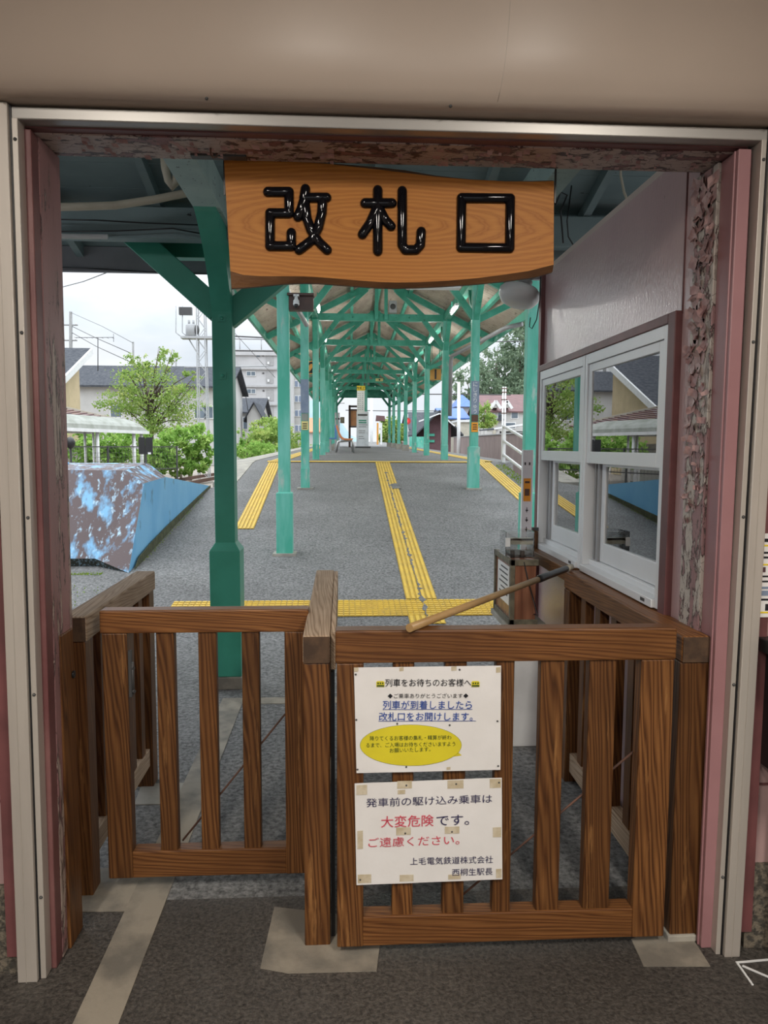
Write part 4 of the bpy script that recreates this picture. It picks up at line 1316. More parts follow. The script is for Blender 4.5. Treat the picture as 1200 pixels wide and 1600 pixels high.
cols = {}
for k, y in enumerate(bays):
    for s, nm in ((-1, 'left'), (1, 'right')):
        x = cx(y) + s * HALF
        z = rz(y)
        t = thing('canopy_column', (x, y, z), 'weathered green column, %s in the %s row under the platform canopy' % (ORD[k], nm), 'column', 'canopy columns')
        t['kind'] = 'thing'
        tall = (k, nm) in ((0, 'left'), (1, 'right'), (0, 'right'))
        post_parts(t, x, y, z, ZT - .13, .13, .18 if tall else .142, .70 if tall else .34, GREEN_W, GREEN_W)
        MB().box(x - .13, x + .13, y - .13, y + .13, z - .1, z + (.012 if k < 5 else .22)).build('footing', CONC, t)
        for q in (-1, 1):
            MB().bar((x, y + q * .03, 3.62), (x, y + q * .5, 4.16), .08, .09, (1, 0, 0)).build('brace', GREEN_T, t)
        cols[(k, nm)] = t

# fluorescent tubes along the plates
for k in range(8):
    y = 9.7 + 3.8 * k
    for s, nm in ((-1, 'left'), (1, 'right')):
        x = cx(y) + s * (HALF - .16)
        t = thing('strip_light', (x, y, 4.0), 'lit strip light, %s in the %s row under the canopy' % (ORD[k], nm), 'strip light', 'canopy strip lights')
        MB().box(x - .03, x + .03, y - .36, y + .36, 4.03, 4.075).build('housing', WHITEP, t)
        MB().tube([(x, y - .33, 4.005), (x, y + .33, 4.005)], .016, 8).build('tube', TUBE, t)
        for q in (-.3, .3): MB().box(x - .01, x + .01, y + q - .01, y + q + .01, 4.07, 4.23).build('hanger', GREEN_T, t)
        if k < 7:
            pl_ = bpy.data.lights.new('strip_lamp', 'POINT')
            pl_.energy, pl_.shadow_soft_size, pl_.color = CANOPY_LAMP, .10, (1.0, .97, .92)
            po_ = bpy.data.objects.new('strip_lamp', pl_)
            po_.location = (x - s * .03, y, 3.93)
            C.objects.link(po_)
t = thing('batten_light', at(677, 451, 8.3), 'white batten light fixture across the near end of the canopy', 'strip light')
c0 = at(677, 451, 8.3)
MB().box(c0.x - .30, c0.x + .30, c0.y - .07, c0.y + .07, c0.z, c0.z + .05).build('housing', WHITEP, t)
for x in (-.2, .2): MB().box(c0.x + x - .008, c0.x + x + .008, c0.y - .01, c0.y + .01, c0.z + .05, 4.21).build('hanger', GREEN_T, t)

y = 40.35
c = cx(y)
b = MB().prism([(c - HE, y, ZE), (c + HE, y, ZE), (c, y, ZR)], (0, .04, 0)).box(c - HE, c + HE, y, y + .04, ZE - .0, 4.3)
b = MB().prism([(c - 1.75, y, 4.17), (c + 1.75, y, 4.17), (c + 1.45, y, 4.36), (c, y, ZR + .05), (c - 1.45, y, 4.36)], (0, .04, 0))
tag(b.build('gable_board', GREEN_T), 'dark green boarding closing the far end of the canopy roof', 'boarding')
# things fixed to the canopy
t = thing('camera_box', (-.45, 8.25, 3.04), 'dark brown board box with a white security camera on the first left column', 'camera box')
MB().box(-.59, -.317, 8.24, 8.36, 3.035, 3.185).box(-.60, -.31, 8.20, 8.38, 3.185, 3.21).build('box', BOXB, t)
MB().ball((-.50, 8.19, 3.09), .036, (1, 1, .9)).lathe([(.03, 0), (.033, .03), (.02, .05), (.012, .1)], (-.50, 8.19, 3.09), seg=16).build('camera', WHITEP, t)
MB().ball((-.50, 8.172, 3.065), .026).build('lens', DARK, t)
MB().box(-.53, -.47, 8.18, 8.24, 3.17, 3.19).build('mount', WHITEP, t)
t = thing('loudspeaker', (1.06, 15.75, 4.35), 'small square grey loudspeaker on the third roof truss', 'loudspeaker')
MB().box(.98, 1.145, 15.70, 15.84, 4.35, 4.60).build('case', GREYP, t, bevel=.01)
MB().lathe([(.06, 0), (.055, .008), (.02, .002)], (1.062, 15.70, 4.475), (0, -1, 0), 20).build('cone', DKGREY, t)

def number_sign(lab, txt, x, y, z, w_=.30):
    t = thing('platform_sign', (x, y, z), lab, 'sign', 'platform number signs')
    MB().box(x - w_ / 2, x + w_ / 2, y, y + .03, z, z + .30).build('board', ORANGE, t, bevel=.003)
    lettering(txt, .36, (x, y - .002, z + .03), INK, t, align='CENTER', name='numeral', bold=.02)
    for q in (-.1, .1): MB().box(x + q - .008, x + q + .008, y + .01, y + .02, z + .3, roof_z(x - cx(y)) + .05).build('hanger', GREEN_T, t)
number_sign('orange sign with a black figure 1 hanging beyond the right columns', '1', 2.52, 20.0, 3.345)
number_sign('orange sign with a black figure 2 half hidden behind the left columns', '2', -.70, 17.4, 3.22)

# name plates and stickers on the second pair of columns
yq = bays[1] - .068
for nm, x in (('right', cx(bays[1]) + HALF), ('left', cx(bays[1]) - HALF)):
    t = thing('name_plate', (x, yq, 2.08), 'slate blue vertical name plate on the second %s column' % nm, 'name plate', 'column name plates')
    MB().box(x - .066, x + .066, yq - .008, yq + .002, 2.08, 2.62).build('plate', SLATE, t)
    if nm == 'right':
        for k, ch in enumerate('にしきりゅう'):
            lettering(ch, .088 if ch != 'ゅ' else .08, (x, yq - .009, 2.535 - k * .088), WHITEP, t, align='CENTER', bold=.006)
    t = thing('warning_sticker', (x, yq, 1.79), ('orange sticker under a red brown patch on the second right column' if nm == 'right' else 'pale yellow sticker on the second left column'), 'sticker', 'column stickers')
    st_ = MB().box(x - .055, x + .055, yq - .006, yq + .002, 1.79 if nm == 'right' else 1.81, 1.95).build('sticker', ORANGE_B if nm == 'right' else STK_Y, t)
    b = MB()
    for k in range(3): b.box(x - .035, x + .035, yq - .0075, yq - .006, 1.83 + k * .035, 1.845 + k * .035)
    b.build('printed_lines', INK, st_)
    MB().box(x - .055, x + .055, yq - .006, yq + .002, 1.96, 2.07).build('upper_patch', RUST if nm == 'right' else SHELTER, t)

# downpipes
t = thing('downpipe', (2.25, 15.6, 1.3), 'grey downpipe from the right eave down the third right column', 'pipe', 'canopy downpipes')
xq = cx(15.9) + HALF
MB().tube([(xq + 1.0, 13.2, 3.74), (xq + .75, 13.4, 3.70), (xq + .10, 15.6, 3.46), (xq + .09, 15.72, 3.36), (xq + .09, 15.75, 2.2)], .042, 12).build('pipe', GREY_PIPE, t)
t = thing('downpipe', (-.9, 9, 3.5), 'grey drain arm from the left eave to the first left column', 'pipe', 'canopy downpipes')
xq = cx(8.3) - HALF
MB().tube([(cx(9.5) - HE, 9.5, 3.78), (cx(9) - HE + .1, 9.3, 3.64), (xq - .1, 9.0, 3.56), (xq + .1, 11.5, 3.4)], .036, 12).build('pipe', GREY_PIPE, t)

# ------------------------------------------------------------------ blue concrete block and the yard
t = thing('concrete_block', (-3.0, 8.4, 0), 'sloping concrete block with worn sky blue paint left of the ramp', 'concrete block')
fb = [(-9, 7.75, .30), (-2.62, 7.80, .30), (-2.2, 7.55, .235), (-2.18, 8.27, 1.16), (-2.40, 8.36, 1.29), (-9, 8.36, 1.31)]
b = MB()
b.add([(-9, 7.80, .36), (-2.60, 7.80, .36), (-2.42, 8.34, 1.27), (-9, 8.36, 1.30), (-2.2, 7.60, .24), (-2.19, 8.24, 1.13), ],
      [(0, 1, 2, 3), (1, 4, 5, 2)])
b.add([(-9, 8.36, 1.30), (-2.42, 8.34, 1.27), (-2.42, 9.25, 1.33), (-9, 9.25, 1.33)], [(0, 1, 2, 3)])
b.build('worn_front', BLUEW, t)
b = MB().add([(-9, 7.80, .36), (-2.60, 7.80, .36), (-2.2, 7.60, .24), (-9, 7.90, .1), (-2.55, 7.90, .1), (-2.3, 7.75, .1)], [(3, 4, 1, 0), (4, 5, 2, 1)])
b.build('dark_underside', M('black_flecked_concrete', (.02, .022, .015), (.12, .18, .22), 40, .5, .62, rough=.9), t)  # lip faces near black with bluish flecks
MB().prism([(-2.176, 7.62, .20), (-2.176, 12.2, .83), (-2.176, 12.2, .90), (-2.176, 10.6, .72), (-2.176, 9.2, .56), (-2.176, 8.4, .45), (-2.176, 7.9, .36)], (.012, 0, 0)).build('mossy_foot', M('dark_mossy_stain', (.055, .06, .03), (.10, .105, .055), 14, rough=.9), t)
b = MB()
b.add([(-2.42, 8.34, 1.27), (-2.19, 8.24, 1.13), (-2.18, 9.2, 1.16), (-2.40, 9.25, 1.33)], [(0, 1, 2, 3)])
b.add([(-2.42, 9.25, 1.33), (-9, 9.25, 1.33), (-9, 9.25, -.2), (-2.42, 9.25, -.2)], [(0, 1, 2, 3)])
b.build('sloped_cap', BLUEW, t)
b = MB()
b.add([(-2.2, 7.60, .0), (-2.2, 7.60, .24), (-2.19, 8.24, 1.13), (-2.18, 9.2, 1.16), (-2.18, 12.25, .885), (-2.18, 12.25, -.2), (-2.18, 7.6, -.2)], [(0, 1, 2, 3, 4, 5, 6)])
b.add([(-2.18, 9.2, 1.16), (-2.18, 12.25, .885), (-2.42, 12.25, .885), (-2.42, 9.25, 1.17)], [(0, 1, 2, 3)])
b.add([(-2.42, 12.25, .885), (-2.42, 9.25, 1.17), (-2.42, 9.25, -.2), (-2.42, 12.25, -.2)], [(0, 1, 2, 3)])
b.build('side_wall', BLUEP, t)
MB().ball((-3.52, 9.0, 1.32), .16, (1.6, .8, .55)).build('lump', BLUEP, t)
def tuft(n_, box_, s_, seed, name, m, lab, cat):
    r = random.Random(seed)
    b = MB()
    for i in range(n_):
        x, y = r.uniform(box_[0], box_[1]), r.uniform(box_[2], box_[3])
        z = rz(y) if y < 60 else 0
        if len(box_) > 4: z = box_[4]
        a = r.uniform(0, 6.28)
        h = s_ * r.uniform(.4, 1.2)
        dx, dy = math.cos(a) * h * .35, math.sin(a) * h * .35
        lx, ly = r.uniform(-.5, .5) * h, r.uniform(-.5, .5) * h
        b.add([(x - dx, y - dy, z), (x + dx, y + dy, z), (x + lx, y + ly, z + h)], [(0, 1, 2)])
    return tag(b.build(name, m), lab, cat, kind='stuff')
tuft(3500, (-4.6, -2.45, 7.50, 7.80, .235), .016, 1, 'moss', MOSS, 'bright green moss at the foot of the blue block', 'moss')
tuft(90, (-2.9, -2.3, 6.4, 7.2), .018, 2, 'weeds', MOSS, 'small weeds on the asphalt before the blue block', 'weeds')
tuft(700, (3.02, 3.25, 10.5, 14.5), .03, 3, 'grass', MOSS, 'yellow green grass along the right edge of the ramp', 'grass')
tuft(260, (-2.17, -2.12, 8.0, 11.5), .015, 5, 'moss', MOSS, 'dark moss along the joint under the blue side wall', 'moss')

# ------------------------------------------------------------------ foliage
def crown(name, blobs, n_, ls, m, seed, parent=None):
    """blobs: (centre, radii); leaves scattered through the outer half of each, hanging in random directions"""
    r = np.random.default_rng(seed)
    wts = np.array([rx * ry * rz_ for _, (rx, ry, rz_) in blobs]) ** .66
    wts /= wts.sum()
    V_, F_ = [], []
    for (c, rad), w_ in zip(blobs, wts):
        k = int(n_ * w_)
        d = r.normal(size=(k, 3))
        d /= np.linalg.norm(d, axis=1)[:, None]
        # twig clusters
        nc = max(6, k // 22)
        cd_ = r.normal(size=(nc, 3)); cd_ /= np.linalg.norm(cd_, axis=1)[:, None]
        cp = cd_ * (r.uniform(.35, 1.02, size=(nc, 1)) ** .6)
        p = cp[r.integers(0, nc, k)] + r.normal(size=(k, 3)) * .13
        p = p * np.array(rad) + np.array(c)
        a = r.normal(size=(k, 3)); a /= np.linalg.norm(a, axis=1)[:, None]
        bb = np.cross(a, r.normal(size=(k, 3))); bb /= np.linalg.norm(bb, axis=1)[:, None]
        L_ = ls * r.uniform(.6, 1.25, size=(k, 1))
        nn = np.cross(a, bb) * L_ * .12
        q = np.stack([p - a * L_ * .5, p - bb * L_ * .28 + nn, p + a * L_ * .5, p + bb * L_ * .28 + nn], 1).reshape(-1, 3)
        base = len(V_)
        V_.extend(map(tuple, q))
        F_.extend([(base + 4 * i, base + 4 * i + 1, base + 4 * i + 2, base + 4 * i + 3) for i in range(k)])
    b = MB()
    b.v, b.f, b.s = V_, F_, [False] * len(F_)
    return b.build(name, m, parent)

def tree(nm, lab, base, blobs, n_, ls, m, seed, trunk_r=.12, group=None, cat='tree', limbs=5):
    t = thing(nm, base, lab, cat, group)
    crown('foliage', blobs, n_, ls, m, seed, t)
    r = random.Random(seed)
    b = MB()
    base = V(base)
    top = V(blobs[0][0])
    mid = base.lerp(top, .5) + V((r.uniform(-.1, .1), 0, 0))
    b.tube([base, mid, top], [trunk_r, trunk_r * .75, trunk_r * .35], 8)
    for k in range(limbs):
        c, rad = blobs[k % len(blobs)]
        e = V(c) + V((r.uniform(-.8, .8) * rad[0], r.uniform(-.6, .6) * rad[1], r.uniform(-.2, .95) * rad[2]))
        s0 = base.lerp(top, r.uniform(.45, .9))
        b.tube([s0, s0.lerp(e, .55) + V((0, 0, .1)), e], [trunk_r * .4, trunk_r * .25, trunk_r * .08], 6)
    b.build('trunk', BARK, t)
    return t

def blob(px, py, y, rx, ry, rz_):
    p = at(px, py, y)
    return (tuple(p), (rx, ry, rz_))

s34 = 34 / 1146
tree('garden_tree', 'light green leafy tree standing behind the curved bicycle shelter', (at(240, 700, 38).x, 38, 0),
     [blob(232, 610, 38, 1.9, 1.6, 1.25), blob(190, 625, 38, 1.2, 1.2, .7), blob(285, 625, 38, 1.25, 1.2, .8), blob(215, 665, 38, 1.5, 1.3, .8), blob(262, 660, 38, 1.3, 1.2, .8),
      blob(205, 575, 38, .55, .6, .65), blob(262, 560, 38, .6, .6, .6), blob(222, 565, 38, .5, .5, .45), blob(300, 585, 38, .5, .5, .3)], 8500, .15, LEAF, 5, .10, limbs=34)
tree('broadleaf_shrub', 'bright green large leaved shrub beside the rail and lattice mast', (at(275, 735, 31).x, 31, 0),
     [blob(275, 700, 31, 1.0, .9, .75), blob(300, 685, 31, .8, .8, .6), blob(255, 720, 31, .8, .7, .5), blob(312, 715, 31, .55, .7, .6), blob(285, 730, 31, .9, .7, .35)], 2600, .26, LEAF_B, 8, .05, 'shrubs on the left', 'shrub')
tree('garden_shrub', 'yellow green shrub seen under the curved shelter roof', (at(180, 720, 27).x, 27, 0),
     [blob(170, 697, 27, 1.0, .8, .65), blob(205, 695, 27, .8, .8, .65), blob(140, 700, 27, .8, .8, .6)], 2600, .2, LEAF_B, 9, .05, 'shrubs on the left', 'shrub')
tree('garden_shrub', 'dark low shrub filling the gap behind the fence end', (at(245, 735, 32.5).x, 32.5, 0),
     [blob(240, 715, 32.5, .8, .8, .6), blob(225, 735, 32.5, .9, .7, .4)], 1500, .2, LEAF, 12, .05, 'shrubs on the left', 'shrub')
tree('hedge_bush', 'tall green bush left of the first platform column', (at(420, 715, 40).x, 40, 0),
     [blob(415, 690, 40, 1.0, 1, .9), blob(395, 700, 40, .8, .8, .6), blob(440, 680, 40, .9, 1, .9), blob(420, 670, 41, .9, .8, .7), blob(462, 690, 42, .7, .8, .7)], 4200, .2, LEAF, 21, .06, 'shrubs beyond the platform', 'shrub')
tree('hedge_bush', 'bright green weeds growing along the platform edge', (at(390, 722, 27).x, 27, .3),
     [blob(385, 705, 27, .5, .8, .35), blob(405, 705, 28, .5, .9, .35), blob(425, 703, 30, .5, 1.2, .3), blob(377, 685, 27, .14, .2, .4)], 2600, .12, LEAF_B, 22, .03, 'shrubs beyond the platform', 'shrub')
tree('far_tree', 'pale green rounded tree beyond the far end of the platform', (at(612, 697, 75).x, 75, 0),
     [blob(610, 672, 75, 1.2, 1, 1.3), blob(622, 682, 75, .9, .8, .8), blob(602, 685, 75, .8, .8, .7)], 2600, .34, LEAF, 31, .12)
hill = [(740, 590), (775, 565), (812, 535), (840, 500), (800, 600), (850, 580), (765, 612), (830, 470), (870, 520), (830, 615)]
for k, (px, py) in enumerate(hill):
    yy = 112 + (k % 3) * 5
    tree('hill_tree', ['round dark tree at the low left end of the wooded hill', 'dark tree on the left shoulder of the wooded hill', 'dark tree in the middle of the wooded hill', 'tall tree near the top of the wooded hill beside the green post',
                       'dark tree just above the red brown house roof', 'dark tree on the hill hidden partly by the ticket office', 'low tree behind the blue roofed buildings', 'topmost tree of the wooded hill', 'dark tree far right on the wooded hill', 'low dark tree right above the white house'][k],
         (at(px, 690, yy).x, yy, 0), [blob(px, py, yy, 3.2, 2.5, 2.6), blob(px - 18, py + 20, yy, 2.4, 2, 2.0), blob(px + 18, py + 24, yy, 2.6, 2, 2.2), blob(px + 4, py + 55, yy, 3.2, 2, 2.6)], 2300, .62, LEAF_D, 50 + k, .25, 'trees on the wooded hill', limbs=4)

# far wooded ridges
def ridge(lab, pts, y, m, depth=60):
    b = MB()
    top = [at(px, py, y) for px, py in pts]
    n = len(top)
    b.v = [tuple(p) for p in top] + [(p.x, y - 6, -1) for p in top] + [(p.x, y + depth, -1) for p in top]
    for i in range(n - 1):
        b.f += [(i, i + 1, n + i + 1, n + i), (i, 2 * n + i, 2 * n + i + 1, i + 1)]
        b.s += [True, True]
    o = b.build('hill', m)
    o['kind'] = 'structure'; o['label'] = lab
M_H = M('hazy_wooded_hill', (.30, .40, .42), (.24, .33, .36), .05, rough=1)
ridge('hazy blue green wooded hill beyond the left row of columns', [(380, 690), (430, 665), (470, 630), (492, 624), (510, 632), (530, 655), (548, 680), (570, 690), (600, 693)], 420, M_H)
M_H2 = M('dark_wooded_hill', (.10, .155, .10), (.14, .2, .13), .25, rough=1, bmp=1, bscale=.6)
ridge('wooded hillside behind the white house on the right', [(715, 690), (740, 640), (765, 610), (790, 590), (812, 560), (835, 525), (870, 490), (930, 470), (1000, 500)], 125, M_H2)

# ------------------------------------------------------------------ left side: shelter, fence, masts, houses
t = thing('bicycle_shelter', (-7.2, 20, 0), 'pale bicycle shelter with a curved ribbed roof behind the blue block', 'shelter')
pR, pL = V((-6.2, 24.0, 0)), V((-8.3, 13.6, 0))
ax_ = (pL - pR).normalized()
sd = V((-ax_.y, ax_.x, 0))
if sd.x > 0: sd = -sd
LEN = (pL - pR).length
b = MB()
nseg, nrib = 12, 130
rings = []
for i in range(nrib * 2 + 1):
    s_ = LEN * i / (nrib * 2)
    off = .04 if i % 2 else 0
    endk = 1.0
    if s_ < .55: endk = math.sqrt(max(0.02, 1 - (1 - s_ / .55) ** 2))
    row = []
    for k in range(nseg + 1):
        a = math.pi * k / nseg
        hh = math.sin(a)
        row.append(pR + ax_ * s_ + sd * (.95 - .95 * math.cos(a)) + V((0, 0, 1.97 + (.40 + off) * (hh ** .8) * endk)))
    rings.append(row)
for row in rings: b.v += [tuple(p) for p in row]
w_ = nseg + 1
for i in range(len(rings) - 1):
    for k in range(nseg):
        b.f.append((i * w_ + k, i * w_ + k + 1, (i + 1) * w_ + k + 1, (i + 1) * w_ + k)); b.s.append(False)
b.build('curved_roof', SHELTER, t)
for s_ in (0, 1.9):
    MB().bar(pR + sd * s_ + V((0, 0, 1.95)), pL + sd * s_ + V((0, 0, 1.95)), .06, .09).build('eave_rail', WHITEP, t)
for k, s_ in enumerate((.25, .75, 2.9, 5.6, 8.2, 10.4)):
    p = pR + ax_ * s_
    MB().tube([p + sd * .12, p + sd * .12 + V((0, 0, 1.95))], .055, 10).build('post', WHITEP, t)
    MB().tube([p + sd * 1.75, p + sd * 1.75 + V((0, 0, 1.95))], .04, 10).build('post', WHITEP, t)

t = thing('mesh_fence', (-7.5, 23, 0), 'dark wire mesh fence in front of the bicycle shelter', 'fence')
fa, fb2 = V((-5.45, 24.6, .35)), V((-8.9, 14.5, .35))
fd = (fb2 - fa).normalized()
FL = (fb2 - fa).length
for z in (1.15, .45): MB().bar(fa + V((0, 0, z - .0)), fb2 + V((0, 0, z)), .03, .035).build('rail', DKGREY, t)
k = 0.0
while k < FL:
    p = fa + fd * k
    MB().box(p.x - .025, p.x + .025, p.y - .025, p.y + .025, 0, 1.53).build('post', DKGREY, t)
    k += 1.8
b = MB()
for i in range(int(FL / .14)):
    p = fa + fd * (i * .14)
    b.bar(p + V((0, 0, .4)), p + V((0, 0, 1.15)), .006, .006, (0, 1, 0))
for j in range(6): b.bar(fa + V((0, 0, .5 + j * .12)), fb2 + V((0, 0, .5 + j * .12)), .006, .006)
b.build('wire_mesh', DKGREY, t)

p = at(228, 722, 20)
t = thing('signal_board', (p.x, 20, 0), 'pair of black boards on a thin post in front of the shelter', 'board')
for q in (-.10, .10): MB().box(p.x + q - .085, p.x + q + .085, 20, 20.03, at(0, 709, 20).z, at(0, 682, 20).z).build('board', DARK, t)
MB().box(p.x - .012, p.x + .012, 20.03, 20.06, 0, at(0, 684, 20).z).build('post', DKGREY, t)
MB().box(p.x + .06, p.x + .14, 19.99, 20, at(0, 709, 20).z, at(0, 706, 20).z).build('tag', WHITEP, t)
p = at(135, 720, 18)
t = thing('dark_lamp_unit', (at(110, 690, 19).x, 19, 0), 'round black lamp unit on a post at the left end of the shelter', 'lamp')
q = at(110, 692, 19)
MB().ball(q, .14, (.8, 1, 1.1)).build('housing', DARK, t)
MB().box(q.x - .02, q.x + .02, 19, 19.04, 0, q.z).build('post', DKGREY, t)

# lattice catenary mast with transformer
p = at(318, 745, 35)
t = thing('lattice_mast', (p.x, 35, 0), 'white lattice mast carrying a grey transformer beside the near green post', 'mast')
zt = at(318, 480, 35).z
xa, xb = at(311, 745, 35).x, at(327, 745, 35).x
b = MB()
for x in (xa, xb):
    for y in (34.8, 35.25): b.bar((x, y, -.1), (p.x + (x - p.x) * .72, y, zt), .05, .05, (0, 1, 0))
b.build('legs', MAST_G, t)
b = MB()
nz = 16
for k in range(nz):
    za, zb = zt * k / nz, zt * (k + 1) / nz
    fa_, fb_ = 1 - .28 * k / nz, 1 - .28 * (k + 1) / nz
    u, v_ = (xa, xb) if k % 2 else (xb, xa)
    for y in (34.8, 35.25): b.bar((p.x + (u - p.x) * fa_, y, za), (p.x + (v_ - p.x) * fb_, y, zb), .022, .022, (0, 1, 0))
b.build('lattice', MAST_G, t)
z1 = at(0, 524, 35).z
MB().box(at(283, 500, 35).x, at(336, 500, 35).x, 34.75, 35.3, z1 - .05, z1 + .05).build('platform_arm', MAST_G, t)
MB().bar((at(294, 530, 35).x, 35, z1), (at(311, 553, 35).x, 35, at(0, 553, 35).z), .05, .05, (0, 1, 0)).build('arm_stay', MAST_G, t)
c = at(299, 513, 35)
MB().lathe([(.22, 0), (.26, .05), (.26, .5), (.2, .56)], (c.x, 35, z1 + .05), seg=14).lathe([(.05, 0), (.05, .2)], (c.x - .1, 35, z1 + .6)).lathe([(.05, 0), (.05, .2)], (c.x + .1, 35, z1 + .6)).build('transformer', GREYP, t)
MB().ball((at(308, 512, 35).x, 34.9, at(0, 512, 35).z), .16, (.8, .8, 1.4)).build('insulator', DKGREY, t)
for px in (275, 285):
    MB().tube([at(px, 478, 35), at(px, 520, 35), at(px + 8, 526, 35)], .022, 6).build('drop_lead', GREYP, t)
MB().box(at(280, 482, 35).x, at(300, 482, 35).x, 34.9, 35.1, at(0, 488, 35).z, at(0, 476, 35).z).build('dark_fuse', DKGREY, t)
zz = at(0, 571, 35).z
MB().tube([(at(288, 571, 35).x, 35, zz), (at(420, 571, 35).x, 35, zz + .1)], .03, 6).build('cross_arm', GREYP, t)
MB().box(at(302, 700, 34.5).x, at(312, 700, 34.5).x, 34.4, 34.6, at(0, 706, 34.5).z, at(0, 690, 34.5).z).build('control_box', MAST_G, t)
for k, px in enumerate((297, 283)):
    q = at(px, 745, 33)
    tag(MB().tube([(q.x, 33, 0), (q.x - .05 * k, 33, at(0, 703 + k * 18, 33).z)], .09 - .03 * k, 8).build('timber_stump', M('old_timber_%s' % k, (.33, .28, .22), rough=.9)), ['old grey timber stump in front of the lattice mast', 'thin broken stake among the large leaved shrubs'][k], 'stump')
b = MB()
for x in (-2.9, -3.95):
    b.bar((x - .3, 9.6, .3), (x + .0, 60, .3), .07, .14)
for x, lab in ((-2.95, 'nearer rusty rail of the track left of the platform'), (-4.02, 'farther rusty rail of the track left of the platform')):
    tag(MB().bar((x - 2.6, 34, .12), (x - .4, 60, .12), .07, .14).bar((x - 2.6, 34, .12), (x - 3.0, 24, .12), .07, .14).build('track_rail', RUST), lab, 'rail', 'track rails')

def gable(name, lab, cat, x0, x1, y0, y1, z0, ze, zr, wm, rm, axis='x', over=.4, wins=(), grp=None, rt=.14):
    """house with its ridge along axis; wins: (x0, x1, z0, z1) on the front face y0"""
    t = thing(name, ((x0 + x1) / 2, (y0 + y1) / 2, z0), lab, cat, grp)
    b = MB().box(x0, x1, y0, y1, z0, ze)
    xm, ym = (x0 + x1) / 2, (y0 + y1) / 2
    if axis == 'x':
        for x in (x0, x1 - .05): b.prism([(x, y0, ze), (x, y1, ze), (x, ym, zr)], (.05, 0, 0))
    else:
        for y in (y0, y1 - .05): b.prism([(x0, y, ze), (x1, y, ze), (xm, y, zr)], (0, .05, 0))
    b.build('walls', wm, t)
    b = MB()
    if axis == 'x':
        k = (zr - ze) / (ym - y0)
        for s in (-1, 1):
            e = ym + s * (ym - y0 + over)
            b.prism([(x0 - over, ym, zr + .05), (x1 + over, ym, zr + .05), (x1 + over, e, ze - k * over + .05), (x0 - over, e, ze - k * over + .05)], (0, 0, rt))
    else:
        k = (zr - ze) / (xm - x0)
        for s in (-1, 1):
            e = xm + s * (xm - x0 + over)
            b.prism([(xm, y0 - over, zr + .05), (xm, y1 + over, zr + .05), (e, y1 + over, ze - k * over + .05), (e, y0 - over, ze - k * over + .05)], (0, 0, rt))
    b.build('roof', rm, t)
    for wx0, wx1, wz0, wz1 in wins:
        f = MB().box(wx0 - .08, wx1 + .08, y0 - .06, y0 + .02, wz0 - .08, wz1 + .08).build('window', WHITEP, t)
        MB().box(wx0, wx1, y0 - .08, y0 - .055, wz0, wz1).build('pane', WIN_D, f)
    return t

# yellow house: tiled gable roof sloping towards the station, gable wall facing the tracks
t = thing('yellow_house', (-18, 37, 0), 'pale yellow house with a dark tiled sloping roof beyond the shelter', 'house')
XH = -14.4
yr, zr_ = 42.0, at(148, 548, 42).z
k_ = (zr_ - at(104, 592, 37.8).z) / (42 - 37.8)
zf = lambda y: zr_ - k_ * abs(42 - y)
MB().prism([(XH, 33, 0), (XH, 41.6, 0), (XH, 41.6, zf(41.6) - .3), (XH, 33.0, zf(33) - .3)], (-9, 0, 0)).build('walls', WALL_Y, t)
MB().prism([(XH + .55, 32.4, zf(32.4)), (XH + .55, 42, zr_), (XH - 9.5, 42, zr_), (XH - 9.5, 32.4, zf(32.4))], (0, 0, .14)).build('roof', TILE_R, t)
MB().bar((XH + .60, 32.4, zf(32.4) - .03), (XH + .60, 42, zr_ - .03), .1, .34).build('white_barge_board', WHITEP, t)
MB().box(XH - 7, XH, 24.5, 32.9, 0, 4.6).build('wing_walls', WALL_Y, t)
MB().prism([(XH + .8, 24, 4.6), (XH + .8, 33, 4.6), (XH - 3.5, 33, 6.0), (XH - 3.5, 24, 6.0)], (0, 0, .14)).build('wing_roof', TILE_R, t)
for k in range(3):
    f = MB().box(XH - .02, XH + .05, 25.2 + k * 2.5, 27.0 + k * 2.5, 2.9, 4.1).build('wing_window', WHITEP, t)
    MB().box(XH + .04, XH + .07, 25.3 + k * 2.5, 26.9 + k * 2.5, 3.0, 4.0).build('pane', WIN_D, f)
MB().box(XH, XH + .06, 39.2, 40.6, 2.6, 3.2).build('window', WIN_D, t)

t = thing('lean_to_roof', (-11, 30, 2), 'long low roof of reddish sheeting between the shelter and the yellow house', 'roof')
p1, p2 = at(105, 632, 34), at(212, 664, 34)
b = MB()
for k in range(24):
    u0, u1 = k / 24, (k + .9) / 24
    xa_, xb_ = p1.x - 4 + u0 * (p2.x - p1.x + 4), p1.x - 4 + u1 * (p2.x - p1.x + 4)
    za = p1.z + .6 - (xa_ - p1.x + 4) * (p1.z + .6 - p2.z) / (p2.x - p1.x + 4)
    b.prism([(xa_, 34, za), (xb_, 34, za), (xb_, 28, za - .55), (xa_, 28, za - .55)], (0, 0, .05))
b.build('sheeting', RED_R, t)
MB().bar((p1.x - 4, 33.9, p1.z + .72), (p2.x, 33.9, p2.z + .08), .12, .10).build('ridge_cap', BEIGE, t)
MB().box(p1.x - 4, p1.x + .55, 28.5, 33.9, 0, 1.7).build('walls', M('pale_shed_wall', (.5, .48, .44), rough=.8), t)

